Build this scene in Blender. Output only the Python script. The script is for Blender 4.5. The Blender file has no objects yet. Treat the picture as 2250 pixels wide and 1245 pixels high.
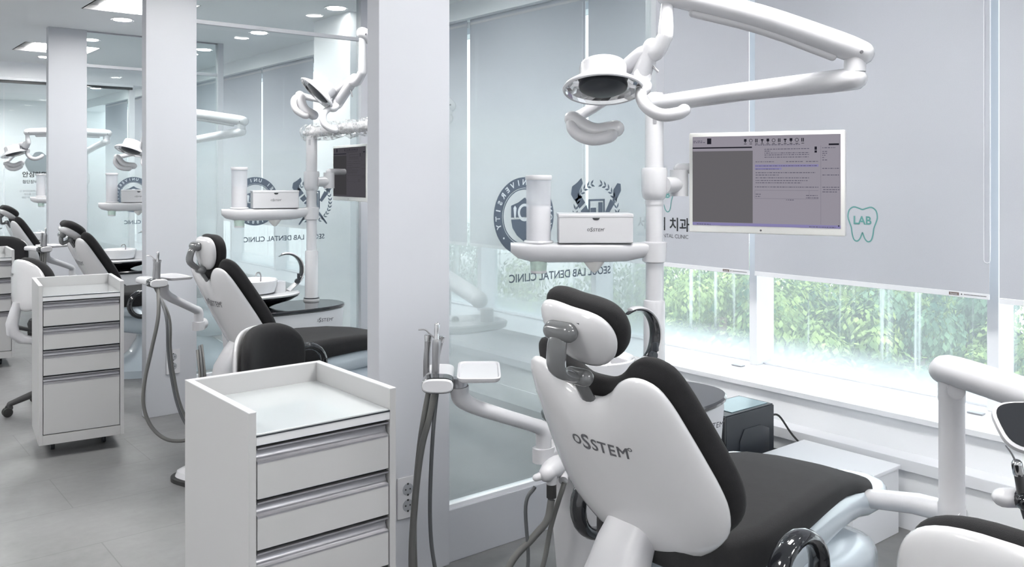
import bpy, bmesh, math, random
from mathutils import Vector, Matrix, Euler
from mathutils.bvhtree import BVHTree
R = math.radians
C = bpy.context.scene.collection
SC = bpy.context.scene

# ------------------------------------------------------------------ camera
F_PX, W_PX, H_PX, HORIZON = 1928.0, 2250.0, 1245.0, 388.0
YAW = 39.1
cam_d = bpy.data.cameras.new('camera'); cam = bpy.data.objects.new('camera', cam_d); C.objects.link(cam)
cam.location = (0, 0, 1.4)
cam.rotation_euler = (R(90), 0, R(-YAW))
cam_d.sensor_width = 36.0; cam_d.sensor_fit = 'HORIZONTAL'
cam_d.lens = 36.0 * F_PX / W_PX
cam_d.shift_y = (HORIZON - H_PX / 2) / W_PX
cam_d.clip_start = 0.05; cam_d.clip_end = 300
SC.camera = cam

# ------------------------------------------------------------------ view, world, sun
SC.view_settings.view_transform = 'Standard'
SC.view_settings.look = 'None'
SC.view_settings.gamma = 1.0
SC.view_settings.use_curve_mapping = False
SC.view_settings.exposure = 0.33
wd = bpy.data.worlds.new('world'); SC.world = wd; wd.use_nodes = True
nt = wd.node_tree; nt.nodes.clear()
wo = nt.nodes.new('ShaderNodeOutputWorld'); wb = nt.nodes.new('ShaderNodeBackground')
wb.inputs['Color'].default_value = (0.93, 0.965, 1.0, 1); wb.inputs['Strength'].default_value = 2.0
nt.links.new(wb.outputs[0], wo.inputs[0])
sd = bpy.data.lights.new('sun', 'SUN'); sd.energy = 3.4; sd.angle = R(4); sd.color = (1, .97, .9)
sun = bpy.data.objects.new('sun', sd); C.objects.link(sun)
sun.rotation_euler = (R(28), R(-35), 0)          # high sun from behind the building, it reaches only the trees
SC.cycles.max_bounces = 10; SC.cycles.transparent_max_bounces = 64
SC.cycles.diffuse_bounces = 7; SC.cycles.glossy_bounces = 4; SC.cycles.transmission_bounces = 6
SC.cycles.sample_clamp_indirect = 6.0
SC.cycles.caustics_reflective = False; SC.cycles.caustics_refractive = False
PITCH = 2.69
PANEL_E, DOWN_E = 43.0, 58.0

# ------------------------------------------------------------------ materials
def mat(name, col, rough=0.5, metal=0.0, **k):
    m = bpy.data.materials.new(name); m.use_nodes = True
    t = m.node_tree; b = t.nodes['Principled BSDF']
    b.inputs['Base Color'].default_value = (*col, 1); b.inputs['Roughness'].default_value = rough
    b.inputs['Metallic'].default_value = metal
    if 'coat' in k: b.inputs['Coat Weight'].default_value = k['coat']; b.inputs['Coat Roughness'].default_value = 0.08
    if 'spec' in k: b.inputs['Specular IOR Level'].default_value = k['spec']
    if 'alpha' in k: b.inputs['Alpha'].default_value = k['alpha']
    if 'trans' in k: b.inputs['Transmission Weight'].default_value = k['trans']
    if 'sheen' in k: b.inputs['Sheen Weight'].default_value = k['sheen']
    v = k.get('var', 0.02); sc = k.get('scale', 6.0)
    n = t.nodes.new('ShaderNodeTexNoise'); n.inputs['Scale'].default_value = sc; n.inputs['Detail'].default_value = k.get('detail', 4)
    tc = t.nodes.new('ShaderNodeTexCoord'); t.links.new(tc.outputs['Object'], n.inputs['Vector'])
    mx = t.nodes.new('ShaderNodeMix'); mx.data_type = 'RGBA'
    mx.inputs['A'].default_value = tuple(max(0, c * (1 - v)) for c in col) + (1,)
    mx.inputs['B'].default_value = tuple(min(1, c * (1 + v)) for c in col) + (1,)
    t.links.new(n.outputs['Fac'], mx.inputs['Factor']); t.links.new(mx.outputs['Result'], b.inputs['Base Color'])
    if k.get('bump'):
        n2 = t.nodes.new('ShaderNodeTexNoise'); n2.inputs['Scale'].default_value = k.get('bscale', 400); n2.inputs['Detail'].default_value = 3
        t.links.new(tc.outputs['Object'], n2.inputs['Vector'])
        bp = t.nodes.new('ShaderNodeBump'); bp.inputs['Strength'].default_value = k['bump']; bp.inputs['Distance'].default_value = 0.002
        t.links.new(n2.outputs['Fac'], bp.inputs['Height']); t.links.new(bp.outputs[0], b.inputs['Normal'])
    return m
def emit(name, col, s):
    m = bpy.data.materials.new(name); m.use_nodes = True; t = m.node_tree; t.nodes.clear()
    o = t.nodes.new('ShaderNodeOutputMaterial'); e = t.nodes.new('ShaderNodeEmission')
    e.inputs[0].default_value = (*col, 1); e.inputs[1].default_value = s; t.links.new(e.outputs[0], o.inputs[0])
    return m
M = {}
M['paint'] = mat('white_paint', (.86, .87, .89), .55, var=.012, bump=.05, bscale=180)
M['ceil'] = mat('ceiling_paint', (.80, .81, .82), .8, var=.01)
M['partition'] = mat('white_laminate_panel', (.485, .496, .53), .38, var=.01)
M['trim'] = mat('white_trim', (.76, .77, .80), .35, var=.01)
M['white'] = mat('white_plastic', (.57, .57, .59), .25, coat=.3, var=.01)
M['white2'] = mat('white_satin_plastic', (.53, .528, .548), .38, var=.01)
M['shell'] = mat('pale_grey_shell', (.62, .617, .627), .18, coat=.6, var=.015, scale=3)
M['bluish'] = mat('pale_blue_grey_plastic', (.47, .53, .58), .2, coat=.5, var=.03, scale=5)
M['cart'] = mat('white_cart_laminate', (.43, .43, .432), .35, var=.012)
M['cartedge'] = mat('white_cart_edging', (.60, .605, .62), .3, var=.01)
M['alu'] = mat('brushed_aluminium', (.40, .40, .425), .3, .75, var=.05, scale=40)
M['chrome'] = mat('chrome', (.62, .62, .63), .12, 1.0)
M['steel'] = mat('dull_steel', (.34, .34, .35), .3, .9, var=.08)
M['fabric'] = mat('dark_grey_upholstery', (.020, .0197, .021), .8, var=.16, scale=60, bump=.5, bscale=700, sheen=.03, spec=.25)
M['black'] = mat('black_gloss_plastic', (.012, .013, .016), .1, coat=.5)
M['blackm'] = mat('black_matt_plastic', (.022, .026, .033), .42, var=.1)
M['rubber'] = mat('black_rubber', (.02, .02, .02), .6)
M['hose'] = mat('grey_hose', (.13, .13, .125), .45, var=.08)
M['darkhose'] = mat('dark_grey_hose', (.085, .09, .095), .4, var=.08)
M['bracket'] = mat('smoky_grey_plastic', (.12, .123, .128), .2, coat=.5, var=.12, scale=14)
M['base_black'] = mat('black_skirting', (.02, .023, .026), .4)
M['ink'] = mat('grey_lettering', (.10, .10, .11), .5)
M['inkdark'] = mat('black_lettering', (.015, .018, .022), .5)
M['teal'] = mat('teal_print', (.11, .29, .28), .6)
M['green'] = mat('pale_green_cups', (.48, .60, .54), .5, var=.25, scale=60)
M['cupwhite'] = mat('white_paper', (.82, .82, .82), .6, var=.01)
M['tissue'] = mat('white_tissue', (.70, .69, .67), .9, var=.05, scale=30)
M['sticker'] = mat('slate_blue_film', (.075, .10, .135), .6, var=.05)
M['cloudgrey'] = mat('blue_grey_print', (.20, .24, .26), .6, var=.1)
M['stickerlight'] = mat('pale_film_lettering', (.50, .56, .60), .6)
M['porcelain'] = mat('white_porcelain', (.82, .82, .84), .1, coat=.8)
M['added_aisle_on'] = emit('added_aisle_glow', (1, .985, .965), PANEL_E * .95)
M['lamp_on'] = emit('light_panel_glow', (1, .985, .965), PANEL_E)
M['down_on'] = emit('downlight_glow', (1, .985, .965), DOWN_E)
M['recess'] = mat('grey_recess_frame', (.16, .16, .165), .6)
M['led'] = emit('blue_led', (.05, .08, 1.0), 3.0)
M['socketgrey'] = mat('grey_socket_well', (.30, .31, .33), .4)

def build_floor_mat():
    m = bpy.data.materials.new('grey_stone_vinyl'); m.use_nodes = True; t = m.node_tree; b = t.nodes['Principled BSDF']
    tc = t.nodes.new('ShaderNodeTexCoord')
    n1 = t.nodes.new('ShaderNodeTexNoise'); n1.inputs['Scale'].default_value = 2.2; n1.inputs['Detail'].default_value = 9; n1.inputs['Roughness'].default_value = .65
    n2 = t.nodes.new('ShaderNodeTexNoise'); n2.inputs['Scale'].default_value = 26; n2.inputs['Detail'].default_value = 6
    br = t.nodes.new('ShaderNodeTexBrick'); br.offset = .5; br.inputs['Scale'].default_value = 1.0
    br.inputs['Brick Width'].default_value = .9; br.inputs['Row Height'].default_value = .45; br.inputs['Mortar Size'].default_value = .0022
    br.inputs['Color1'].default_value = (.97, .97, .97, 1); br.inputs['Color2'].default_value = (1.04, 1.04, 1.04, 1); br.inputs['Mortar'].default_value = (.74, .74, .74, 1)
    for n in (n1, n2, br): t.links.new(tc.outputs['Object'], n.inputs['Vector'])
    cr = t.nodes.new('ShaderNodeValToRGB'); cr.color_ramp.elements[0].position = .3; cr.color_ramp.elements[1].position = .72
    cr.color_ramp.elements[0].color = (.155, .155, .158, 1); cr.color_ramp.elements[1].color = (.228, .228, .232, 1)
    t.links.new(n1.outputs['Fac'], cr.inputs[0])
    m1 = t.nodes.new('ShaderNodeMix'); m1.data_type = 'RGBA'; m1.blend_type = 'MULTIPLY'; m1.inputs['Factor'].default_value = 1
    t.links.new(cr.outputs[0], m1.inputs['A']); t.links.new(br.outputs['Color'], m1.inputs['B'])
    c2 = t.nodes.new('ShaderNodeValToRGB'); c2.color_ramp.elements[0].position = .3; c2.color_ramp.elements[0].color = (.9, .9, .9, 1); c2.color_ramp.elements[1].color = (1.06, 1.06, 1.06, 1)
    t.links.new(n2.outputs['Fac'], c2.inputs[0])
    m2 = t.nodes.new('ShaderNodeMix'); m2.data_type = 'RGBA'; m2.blend_type = 'MULTIPLY'; m2.inputs['Factor'].default_value = 1
    t.links.new(m1.outputs['Result'], m2.inputs['A']); t.links.new(c2.outputs[0], m2.inputs['B'])
    t.links.new(m2.outputs['Result'], b.inputs['Base Color']); b.inputs['Roughness'].default_value = .42
    return m
M['floor'] = build_floor_mat()

def glass_mat(name, tint=(.945, .975, .975), film=True, refl=1.45):
    m = bpy.data.materials.new(name); m.use_nodes = True; t = m.node_tree; t.nodes.clear()
    o = t.nodes.new('ShaderNodeOutputMaterial')
    tr = t.nodes.new('ShaderNodeBsdfTransparent'); tr.inputs[0].default_value = (*tint, 1)
    body = tr
    if film:
        tc = t.nodes.new('ShaderNodeTexCoord'); sp = t.nodes.new('ShaderNodeSeparateXYZ'); t.links.new(tc.outputs['Object'], sp.inputs[0])
        def ramp(z0, z1, v0, v1):
            q = t.nodes.new('ShaderNodeMapRange'); q.interpolation_type = 'SMOOTHSTEP'
            for n_, v_ in (('From Min', z0), ('From Max', z1), ('To Min', v0), ('To Max', v1)): q.inputs[n_].default_value = v_
            t.links.new(sp.outputs['Z'], q.inputs['Value']); return q
        ra, rb = ramp(1.05, 1.95, .205, 0.0), ramp(.25, .85, .22, 1.0)
        cr = t.nodes.new('ShaderNodeMath'); cr.operation = 'MULTIPLY'
        t.links.new(ra.outputs[0], cr.inputs[0]); t.links.new(rb.outputs[0], cr.inputs[1])
        df = t.nodes.new('ShaderNodeBsdfDiffuse'); df.inputs[0].default_value = (.66, .695, .715, 1)
        tl = t.nodes.new('ShaderNodeBsdfTranslucent'); tl.inputs[0].default_value = (.68, .72, .735, 1)
        fm = t.nodes.new('ShaderNodeMixShader'); fm.inputs[0].default_value = .5
        t.links.new(df.outputs[0], fm.inputs[1]); t.links.new(tl.outputs[0], fm.inputs[2])
        mm = t.nodes.new('ShaderNodeMixShader'); t.links.new(cr.outputs[0], mm.inputs[0])
        t.links.new(tr.outputs[0], mm.inputs[1]); t.links.new(fm.outputs[0], mm.inputs[2]); body = mm
    if refl is None:
        t.links.new(body.outputs[0], o.inputs[0]); return m
    gl = t.nodes.new('ShaderNodeBsdfGlossy'); gl.inputs['Roughness'].default_value = .02
    fr = t.nodes.new('ShaderNodeFresnel'); fr.inputs[0].default_value = refl
    ge = t.nodes.new('ShaderNodeNewGeometry'); inv = t.nodes.new('ShaderNodeMath'); inv.operation = 'SUBTRACT'; inv.inputs[0].default_value = 1
    t.links.new(ge.outputs['Backfacing'], inv.inputs[1])
    mu = t.nodes.new('ShaderNodeMath'); mu.operation = 'MULTIPLY'; t.links.new(fr.outputs[0], mu.inputs[0]); t.links.new(inv.outputs[0], mu.inputs[1])
    if film:
        pass
    mx = t.nodes.new('ShaderNodeMixShader'); t.links.new(mu.outputs[0], mx.inputs[0])
    t.links.new(body.outputs[0], mx.inputs[1]); t.links.new(gl.outputs[0], mx.inputs[2]); t.links.new(mx.outputs[0], o.inputs[0])
    return m
M['film_glass'] = glass_mat('glass_with_gradient_film')
M['film_sheet'] = glass_mat('gradient_film', (.995, .998, .998), True, None)
M['clear_glass'] = glass_mat('clear_glass', (.97, .99, .99), False)
def tube_mat():
    m = bpy.data.materials.new('milky_tube_plastic'); m.use_nodes = True; t = m.node_tree; t.nodes.clear()
    o = t.nodes.new('ShaderNodeOutputMaterial'); a = t.nodes.new('ShaderNodeBsdfTransparent'); a.inputs[0].default_value = (.98, .98, .99, 1)
    d = t.nodes.new('ShaderNodeBsdfTranslucent'); d.inputs[0].default_value = (.85, .85, .87, 1); d2 = t.nodes.new('ShaderNodeBsdfDiffuse'); d2.inputs[0].default_value = (.8, .8, .82, 1)
    x = t.nodes.new('ShaderNodeMixShader'); x.inputs[0].default_value = .5; t.links.new(d.outputs[0], x.inputs[1]); t.links.new(d2.outputs[0], x.inputs[2])
    y = t.nodes.new('ShaderNodeMixShader'); y.inputs[0].default_value = .35; t.links.new(a.outputs[0], y.inputs[1]); t.links.new(x.outputs[0], y.inputs[2]); t.links.new(y.outputs[0], o.inputs[0]); return m
M['cup_plastic'] = tube_mat()

def streak_glare_pane():
    m = bpy.data.materials.new('rain_streaked_glare_glass'); m.use_nodes = True; t = m.node_tree; t.nodes.clear()
    o = t.nodes.new('ShaderNodeOutputMaterial'); tc = t.nodes.new('ShaderNodeTexCoord')
    mp = t.nodes.new('ShaderNodeMapping'); mp.inputs['Scale'].default_value = (1, 15, .30); t.links.new(tc.outputs['Object'], mp.inputs[0])
    n = t.nodes.new('ShaderNodeTexNoise'); n.inputs['Scale'].default_value = 1.6; n.inputs['Detail'].default_value = 4; t.links.new(mp.outputs[0], n.inputs['Vector'])
    cr = t.nodes.new('ShaderNodeValToRGB'); cr.color_ramp.elements[0].position = .57; cr.color_ramp.elements[0].color = (.13, .13, .13, 1)
    cr.color_ramp.elements[1].position = .80; cr.color_ramp.elements[1].color = (.55, .55, .55, 1); t.links.new(n.outputs['Fac'], cr.inputs[0])
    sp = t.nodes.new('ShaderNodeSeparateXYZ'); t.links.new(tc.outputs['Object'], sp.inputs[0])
    mr = t.nodes.new('ShaderNodeMapRange'); mr.inputs['From Min'].default_value = .62; mr.inputs['From Max'].default_value = .44  # lower pane whitened to imitate the overexposed glare above the sill
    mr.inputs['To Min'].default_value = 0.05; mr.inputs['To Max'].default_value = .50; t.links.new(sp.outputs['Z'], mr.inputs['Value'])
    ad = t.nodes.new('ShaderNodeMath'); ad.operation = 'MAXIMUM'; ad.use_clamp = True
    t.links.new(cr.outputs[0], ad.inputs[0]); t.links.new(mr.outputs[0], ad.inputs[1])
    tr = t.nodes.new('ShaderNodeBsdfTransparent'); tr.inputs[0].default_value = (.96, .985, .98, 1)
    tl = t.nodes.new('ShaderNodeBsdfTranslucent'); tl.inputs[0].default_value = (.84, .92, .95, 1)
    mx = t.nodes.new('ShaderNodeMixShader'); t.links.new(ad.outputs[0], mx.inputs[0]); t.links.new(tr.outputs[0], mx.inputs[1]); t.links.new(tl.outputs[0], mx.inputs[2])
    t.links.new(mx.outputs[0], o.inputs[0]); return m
M['pane'] = streak_glare_pane()

def blind_mat():
    m = bpy.data.materials.new('roller_blind_fabric'); m.use_nodes = True; t = m.node_tree; t.nodes.clear()
    o = t.nodes.new('ShaderNodeOutputMaterial'); tc = t.nodes.new('ShaderNodeTexCoord')
    n = t.nodes.new('ShaderNodeTexNoise'); n.inputs['Scale'].default_value = 300; t.links.new(tc.outputs['Object'], n.inputs['Vector'])
    mx = t.nodes.new('ShaderNodeMix'); mx.data_type = 'RGBA'; mx.inputs['A'].default_value = (.47, .485, .53, 1); mx.inputs['B'].default_value = (.52, .535, .58, 1)
    t.links.new(n.outputs['Fac'], mx.inputs['Factor'])
    d = t.nodes.new('ShaderNodeBsdfDiffuse'); tl = t.nodes.new('ShaderNodeBsdfTranslucent'); tl.inputs[0].default_value = (.5, .52, .6, 1)
    t.links.new(mx.outputs['Result'], d.inputs[0]); s = t.nodes.new('ShaderNodeMixShader'); s.inputs[0].default_value = .05
    t.links.new(d.outputs[0], s.inputs[1]); t.links.new(tl.outputs[0], s.inputs[2]); t.links.new(s.outputs[0], o.inputs[0]); return m
M['blind'] = blind_mat()

def leaf_mat(name, a, b):
    m = bpy.data.materials.new(name); m.use_nodes = True; t = m.node_tree; t.nodes.clear()
    o = t.nodes.new('ShaderNodeOutputMaterial'); tc = t.nodes.new('ShaderNodeTexCoord')
    n = t.nodes.new('ShaderNodeTexNoise'); n.inputs['Scale'].default_value = 2.0; n.inputs['Detail'].default_value = 7; t.links.new(tc.outputs['Object'], n.inputs['Vector'])
    cr = t.nodes.new('ShaderNodeValToRGB'); cr.color_ramp.elements[0].position = .35; cr.color_ramp.elements[1].position = .65
    cr.color_ramp.elements[0].color = (*a, 1); cr.color_ramp.elements[1].color = (*b, 1); t.links.new(n.outputs['Fac'], cr.inputs[0])
    d = t.nodes.new('ShaderNodeBsdfDiffuse'); tl = t.nodes.new('ShaderNodeBsdfTranslucent')
    t.links.new(cr.outputs[0], d.inputs[0]); t.links.new(cr.outputs[0], tl.inputs[0])
    s = t.nodes.new('ShaderNodeMixShader'); s.inputs[0].default_value = .35
    t.links.new(d.outputs[0], s.inputs[1]); t.links.new(tl.outputs[0], s.inputs[2]); t.links.new(s.outputs[0], o.inputs[0]); return m
M['leafA'] = leaf_mat('light_green_leaves', (.035, .10, .06), (.38, .50, .20))
M['leafB'] = leaf_mat('mid_green_leaves', (.03, .085, .07), (.20, .32, .21))
M['bark'] = mat('brown_bark', (.12, .10, .08), .9, var=.3)
M['pavement'] = mat('pale_pavement', (.55, .57, .58), .9, var=.15, scale=.6)

# ------------------------------------------------------------------ mesh builder
def frame(z, x=None):
    z = Vector(z).normalized()
    if x is None: x = Vector((0, 0, 1)) if abs(z.z) < .95 else Vector((1, 0, 0))
    x = Vector(x); x = (x - z * x.dot(z)).normalized(); y = z.cross(x)
    return x, y, z
def catmull(pts, n=6):
    pts = [Vector(p) for p in pts]; P = [2 * pts[0] - pts[1]] + pts + [2 * pts[-1] - pts[-2]]; out = []
    for i in range(1, len(P) - 2):
        for k in range(n):
            t = k / n; a, b, c, d = P[i - 1], P[i], P[i + 1], P[i + 2]
            out.append(.5 * ((2 * b) + (c - a) * t + (2 * a - 5 * b + 4 * c - d) * t * t + (3 * b - a - 3 * c + d) * t ** 3))
    out.append(pts[-1]); return out
def lerp_list(v, n):
    if not isinstance(v, (list, tuple)): return [v] * n
    out = []
    for i in range(n):
        t = i / (n - 1) * (len(v) - 1); k = min(int(t), len(v) - 2); out.append(v[k] + (v[k + 1] - v[k]) * (t - k))
    return out
class B:
    def __init__(s): s.bm = bmesh.new(); s.wn = False
    def box(s, c, d, bev=0, rot=None, seg=2):
        vs = bmesh.ops.create_cube(s.bm, size=1)['verts']
        for v in vs: v.co = Vector((v.co.x * d[0], v.co.y * d[1], v.co.z * d[2]))
        if bev:
            s.wn = True
            es = list({e for v in vs for e in v.link_edges})
            r = bmesh.ops.bevel(s.bm, geom=es, offset=bev, segments=seg, profile=.5, affect='EDGES')
            vs = list({v for f in r['faces'] for v in f.verts} | {v for v in vs if v.is_valid})
        m = Matrix.Translation(c) @ (rot.to_4x4() if rot is not None else Matrix())
        for v in vs: v.co = m @ v.co
        return s
    def box2(s, a, b, bev=0): return s.box([(a[i] + b[i]) / 2 for i in range(3)], [abs(b[i] - a[i]) for i in range(3)], bev)
    def rings(s, rings, cap0=True, cap1=True, closed=True):
        L = [[s.bm.verts.new(p) for p in r] for r in rings]
        for a, b in zip(L, L[1:]):
            n = len(a)
            for i in range(n if closed else n - 1):
                j = (i + 1) % n; s.bm.faces.new((a[i], a[j], b[j], b[i]))
        if cap0: s.bm.faces.new(list(reversed(L[0])))
        if cap1: s.bm.faces.new(L[-1])
        return s
    def tube(s, pts, r, n=12, smooth=0, cap='flat', flat=1.0, up=None):
        """flat: ratio of the second radius"""
        pts = catmull(pts, smooth) if smooth else [Vector(p) for p in pts]
        rr = lerp_list(r, len(pts))
        if cap == 'round':
            def dome(p, q, rad):
                d = (p - q).normalized(); return [(p + d * rad * math.sin(a), rad * math.cos(a)) for a in (R(85), R(65), R(40), R(18))]
            h = dome(pts[0], pts[1], rr[0]); t = dome(pts[-1], pts[-2], rr[-1]); t.reverse()
            rr = [x[1] for x in h] + rr + [x[1] for x in t]; pts = [x[0] for x in h] + pts + [x[0] for x in t]
        x = None; out = []
        for i, p in enumerate(pts):
            d = (pts[min(i + 1, len(pts) - 1)] - pts[max(i - 1, 0)]).normalized()
            if x is None: x, y, _ = frame(d, up)
            x = (x - d * x.dot(d)).normalized(); y = d.cross(x)
            out.append([p + x * rr[i] * math.cos(2 * math.pi * k / n) + y * rr[i] * flat * math.sin(2 * math.pi * k / n) for k in range(n)])
        return s.rings(out)
    def cyl(s, a, b, r, r2=None, n=28, bev=0):
        a, b = Vector(a), Vector(b); r2 = r if r2 is None else r2; d = (b - a).normalized()
        if bev: return s.tube([a, a + d * bev * .3, a + d * bev, b - d * bev, b - d * bev * .3, b], [r - bev, r - bev * .3, r, r2, r2 - bev * .3, r2 - bev], n) if False else s._cb(a, b, r, r2, n, bev, d)
        return s.tube([a, b], [r, r2], n)
    def _cb(s, a, b, r, r2, n, bev, d):
        x, y, z = frame(d)
        def ring(p, rad): return [p + x * rad * math.cos(2 * math.pi * k / n) + y * rad * math.sin(2 * math.pi * k / n) for k in range(n)]
        return s.rings([ring(a, r - bev), ring(a + d * bev * .3, r - bev * .3), ring(a + d * bev, r), ring(b - d * bev, r2), ring(b - d * bev * .3, r2 - bev * .3), ring(b, r2 - bev)])
    def lathe(s, prof, o=(0, 0, 0), z=(0, 0, 1), n=32, cap0=True, cap1=True):
        x, y, z = frame(z); o = Vector(o)
        return s.rings([[o + z * h + (x * math.cos(2 * math.pi * k / n) + y * math.sin(2 * math.pi * k / n)) * max(r, 1e-4) for k in range(n)] for r, h in prof], cap0, cap1)
    def prism(s, poly, o, x, y, depth, bev=0):
        o, x, y = Vector(o), Vector(x).normalized(), Vector(y).normalized(); z = x.cross(y)
        if bev:
            n = len(poly); cx = sum(p[0] for p in poly) / n; cy = sum(p[1] for p in poly) / n
            def off(k):
                out = []
                for i in range(n):
                    a, b, c = Vector(poly[i - 1]), Vector(poly[i]), Vector(poly[(i + 1) % n])
                    e1 = (b - a).normalized(); e2 = (c - b).normalized(); nn = Vector((-(e1.y + e2.y), e1.x + e2.x))
                    nn = nn.normalized() if nn.length > 1e-6 else Vector((-e1.y, e1.x)); out.append(b + nn * k)
                return out
            area = sum(poly[i - 1][0] * poly[i][1] - poly[i][0] * poly[i - 1][1] for i in range(n)); sg = 1 if area > 0 else -1
            lv = [(bev, 0), (bev * .3, bev * .3), (0, bev), (0, depth - bev), (bev * .3, depth - bev * .3), (bev, depth)]
            return s.rings([[o + x * p[0] + y * p[1] + z * h for p in off(k * sg)] for k, h in lv])
        return s.rings([[o + x * p[0] + y * p[1] + z * h for p in poly] for h in (0, depth)])
    def puff(s, outline, fn, ks=(1, .985, .95, .89, .8, .67, .5, .3, .12), d1=.05, d2=.05, p1=3, p2=3, base=None):
        """closed cushion-like body from a star-shaped 2-d outline. fn(u, v, h) places it; d1/d2: height of the two faces; p: squareness"""
        n = len(outline)
        def hgt(k, d, p): return d * max(0, 1 - k ** p) ** (1 / min(p, 2.2))
        A = [[fn(u * k, v * k, hgt(k, d1, p1)) for u, v in outline] for k in ks]
        Bk = [[fn(u * k, v * k, -hgt(k, d2, p2)) for u, v in outline] for k in ks[1:]]
        LA = [[s.bm.verts.new(p) for p in r] for r in A]; LB = [LA[0]] + [[s.bm.verts.new(p) for p in r] for r in Bk]
        for L, flip in ((LA, 0), (LB, 1)):
            for a, b in zip(L, L[1:]):
                for i in range(n):
                    j = (i + 1) % n; f = (a[i], a[j], b[j], b[i]); s.bm.faces.new(f[::-1] if flip else f)
            c = s.bm.verts.new(fn(0, 0, hgt(0, d1, p1) if not flip else -hgt(0, d2, p2)))
            for i in range(n):
                j = (i + 1) % n; f = (L[-1][i], L[-1][j], c); s.bm.faces.new(f[::-1] if flip else f)
        return s
    def sphere(s, c, r, sc=(1, 1, 1), n=20):
        vs = bmesh.ops.create_uvsphere(s.bm, u_segments=n, v_segments=max(8, n // 2), radius=r)['verts']
        for v in vs: v.co = Vector((v.co.x * sc[0] + c[0], v.co.y * sc[1] + c[1], v.co.z * sc[2] + c[2]))
        return s
    def text(s, string, o, x, y, size, bold=0, align='c', depth=.0004, shear=0):
        vs, fs, w = glyphs(string, size, bold, shear)
        o, x, y = Vector(o), Vector(x).normalized(), Vector(y).normalized(); z = x.cross(y)
        dx = {'c': -w / 2, 'l': 0, 'r': -w}[align]
        V = [s.bm.verts.new(o + x * (a + dx) + y * b + z * depth) for a, b in vs]
        for f in fs:
            try: s.bm.faces.new([V[i] for i in f])
            except ValueError: pass
        return s
    def ribbon(s, pts, o, x, y, w, closed=True, depth=.0004):
        """flat line of width w along 2-d points"""
        o, x, y = Vector(o), Vector(x).normalized(), Vector(y).normalized(); z = x.cross(y); n = len(pts); A = []; Bq = []
        for i in range(n):
            a = Vector(pts[(i - 1) % n] if closed or i else pts[0]); c = Vector(pts[(i + 1) % n] if closed or i < n - 1 else pts[-1]); t = (c - a).normalized()
            nn = Vector((-t.y, t.x)) * w / 2; p = Vector(pts[i])
            for L, q in ((A, p + nn), (Bq, p - nn)): L.append(s.bm.verts.new(o + x * q.x + y * q.y + z * depth))
        for i in range(n if closed else n - 1):
            j = (i + 1) % n; s.bm.faces.new((A[i], A[j], Bq[j], Bq[i]))
        return s
    def flat(s, poly, o, x, y, depth=.0004):
        o, x, y = Vector(o), Vector(x).normalized(), Vector(y).normalized(); z = x.cross(y)
        s.bm.faces.new([s.bm.verts.new(o + x * a + y * b + z * depth) for a, b in poly]); return s
    def xf(s, m):
        for v in s.bm.verts: v.co = m @ v.co
        return s
    def obj(s, name, m, parent=None, ang=38, kind=None, label=None, recalc=True):
        bm = s.bm
        if recalc: bmesh.ops.recalc_face_normals(bm, faces=bm.faces)
        bm.normal_update()
        for f in bm.faces: f.smooth = True
        ca = R(ang)
        for e in bm.edges:
            if len(e.link_faces) == 2: e.smooth = e.calc_face_angle(0) < ca
        me = bpy.data.meshes.new(name); bm.to_mesh(me); bm.free()
        me.materials.append(M[m] if isinstance(m, str) else m)
        o = bpy.data.objects.new(name, me); C.objects.link(o)
        if parent is not None: o.parent = parent
        if kind: o['kind'] = kind
        if label: o['label'] = label
        if s.wn:
            w_ = o.modifiers.new('weighted_normals', 'WEIGHTED_NORMAL'); w_.keep_sharp = True; w_.weight = 80
        return o
_g = {}
def glyphs(string, size, bold=0, shear=0):
    key = (string, bold, shear)
    if key not in _g:
        cu = bpy.data.curves.new('t', 'FONT'); cu.body = string; cu.size = 1; cu.offset = bold; cu.resolution_u = 4
        ob = bpy.data.objects.new('t', cu); C.objects.link(ob); dg = bpy.context.evaluated_depsgraph_get(); dg.update()
        me = bpy.data.meshes.new_from_object(ob.evaluated_get(dg), depsgraph=dg)
        vs = [(v.co.x + shear * v.co.y, v.co.y) for v in me.vertices]; fs = [tuple(p.vertices) for p in me.polygons]
        bpy.data.objects.remove(ob); bpy.data.curves.remove(cu); bpy.data.meshes.remove(me)
        x0 = min([v[0] for v in vs] or [0]); x1 = max([v[0] for v in vs] or [1])
        _g[key] = ([(a - x0, b) for a, b in vs], fs, x1 - x0)
    vs, fs, w = _g[key]
    return [(a * size, b * size) for a, b in vs], fs, w * size
def thing(name, label, cat, loc=(0, 0, 0), rz=0, group=None):
    o = bpy.data.objects.new(name, None); o.empty_display_size = .1; C.objects.link(o); o.location = loc; o.rotation_euler = (0, 0, R(rz))
    o['label'] = label; o['category'] = cat
    if group: o['group'] = group
    return o
def tag(o, label, cat, group=None):
    o['label'] = label; o['category'] = cat
    if group: o['group'] = group
    return o
def dup(root, loc=None, rz=None, label=None, skip=()):
    kids = {}
    for x in C.objects: kids.setdefault(x.parent, []).append(x)
    def cp(o, par):
        c = o.copy(); C.objects.link(c)
        if par: c.parent = par
        for k in kids.get(o, []):
            if k.name.split('.')[0] not in skip: cp(k, c)
        return c
    r = cp(root, None)
    if loc is not None: r.location = loc
    if rz is not None: r.rotation_euler = (0, 0, R(rz))
    if label: r['label'] = label
    return r
def child(o, name):
    for k in C.objects:
        if k.parent == o and k.name.split('.')[0] == name: return k
def superell(a, b, n=40, p=2.5, ox=0, oy=0):
    out = []
    for i in range(n):
        t = 2 * math.pi * i / n; c, s_ = math.cos(t), math.sin(t)
        out.append((ox + a * math.copysign(abs(c) ** (2 / p), c), oy + b * math.copysign(abs(s_) ** (2 / p), s_)))
    return out
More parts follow.
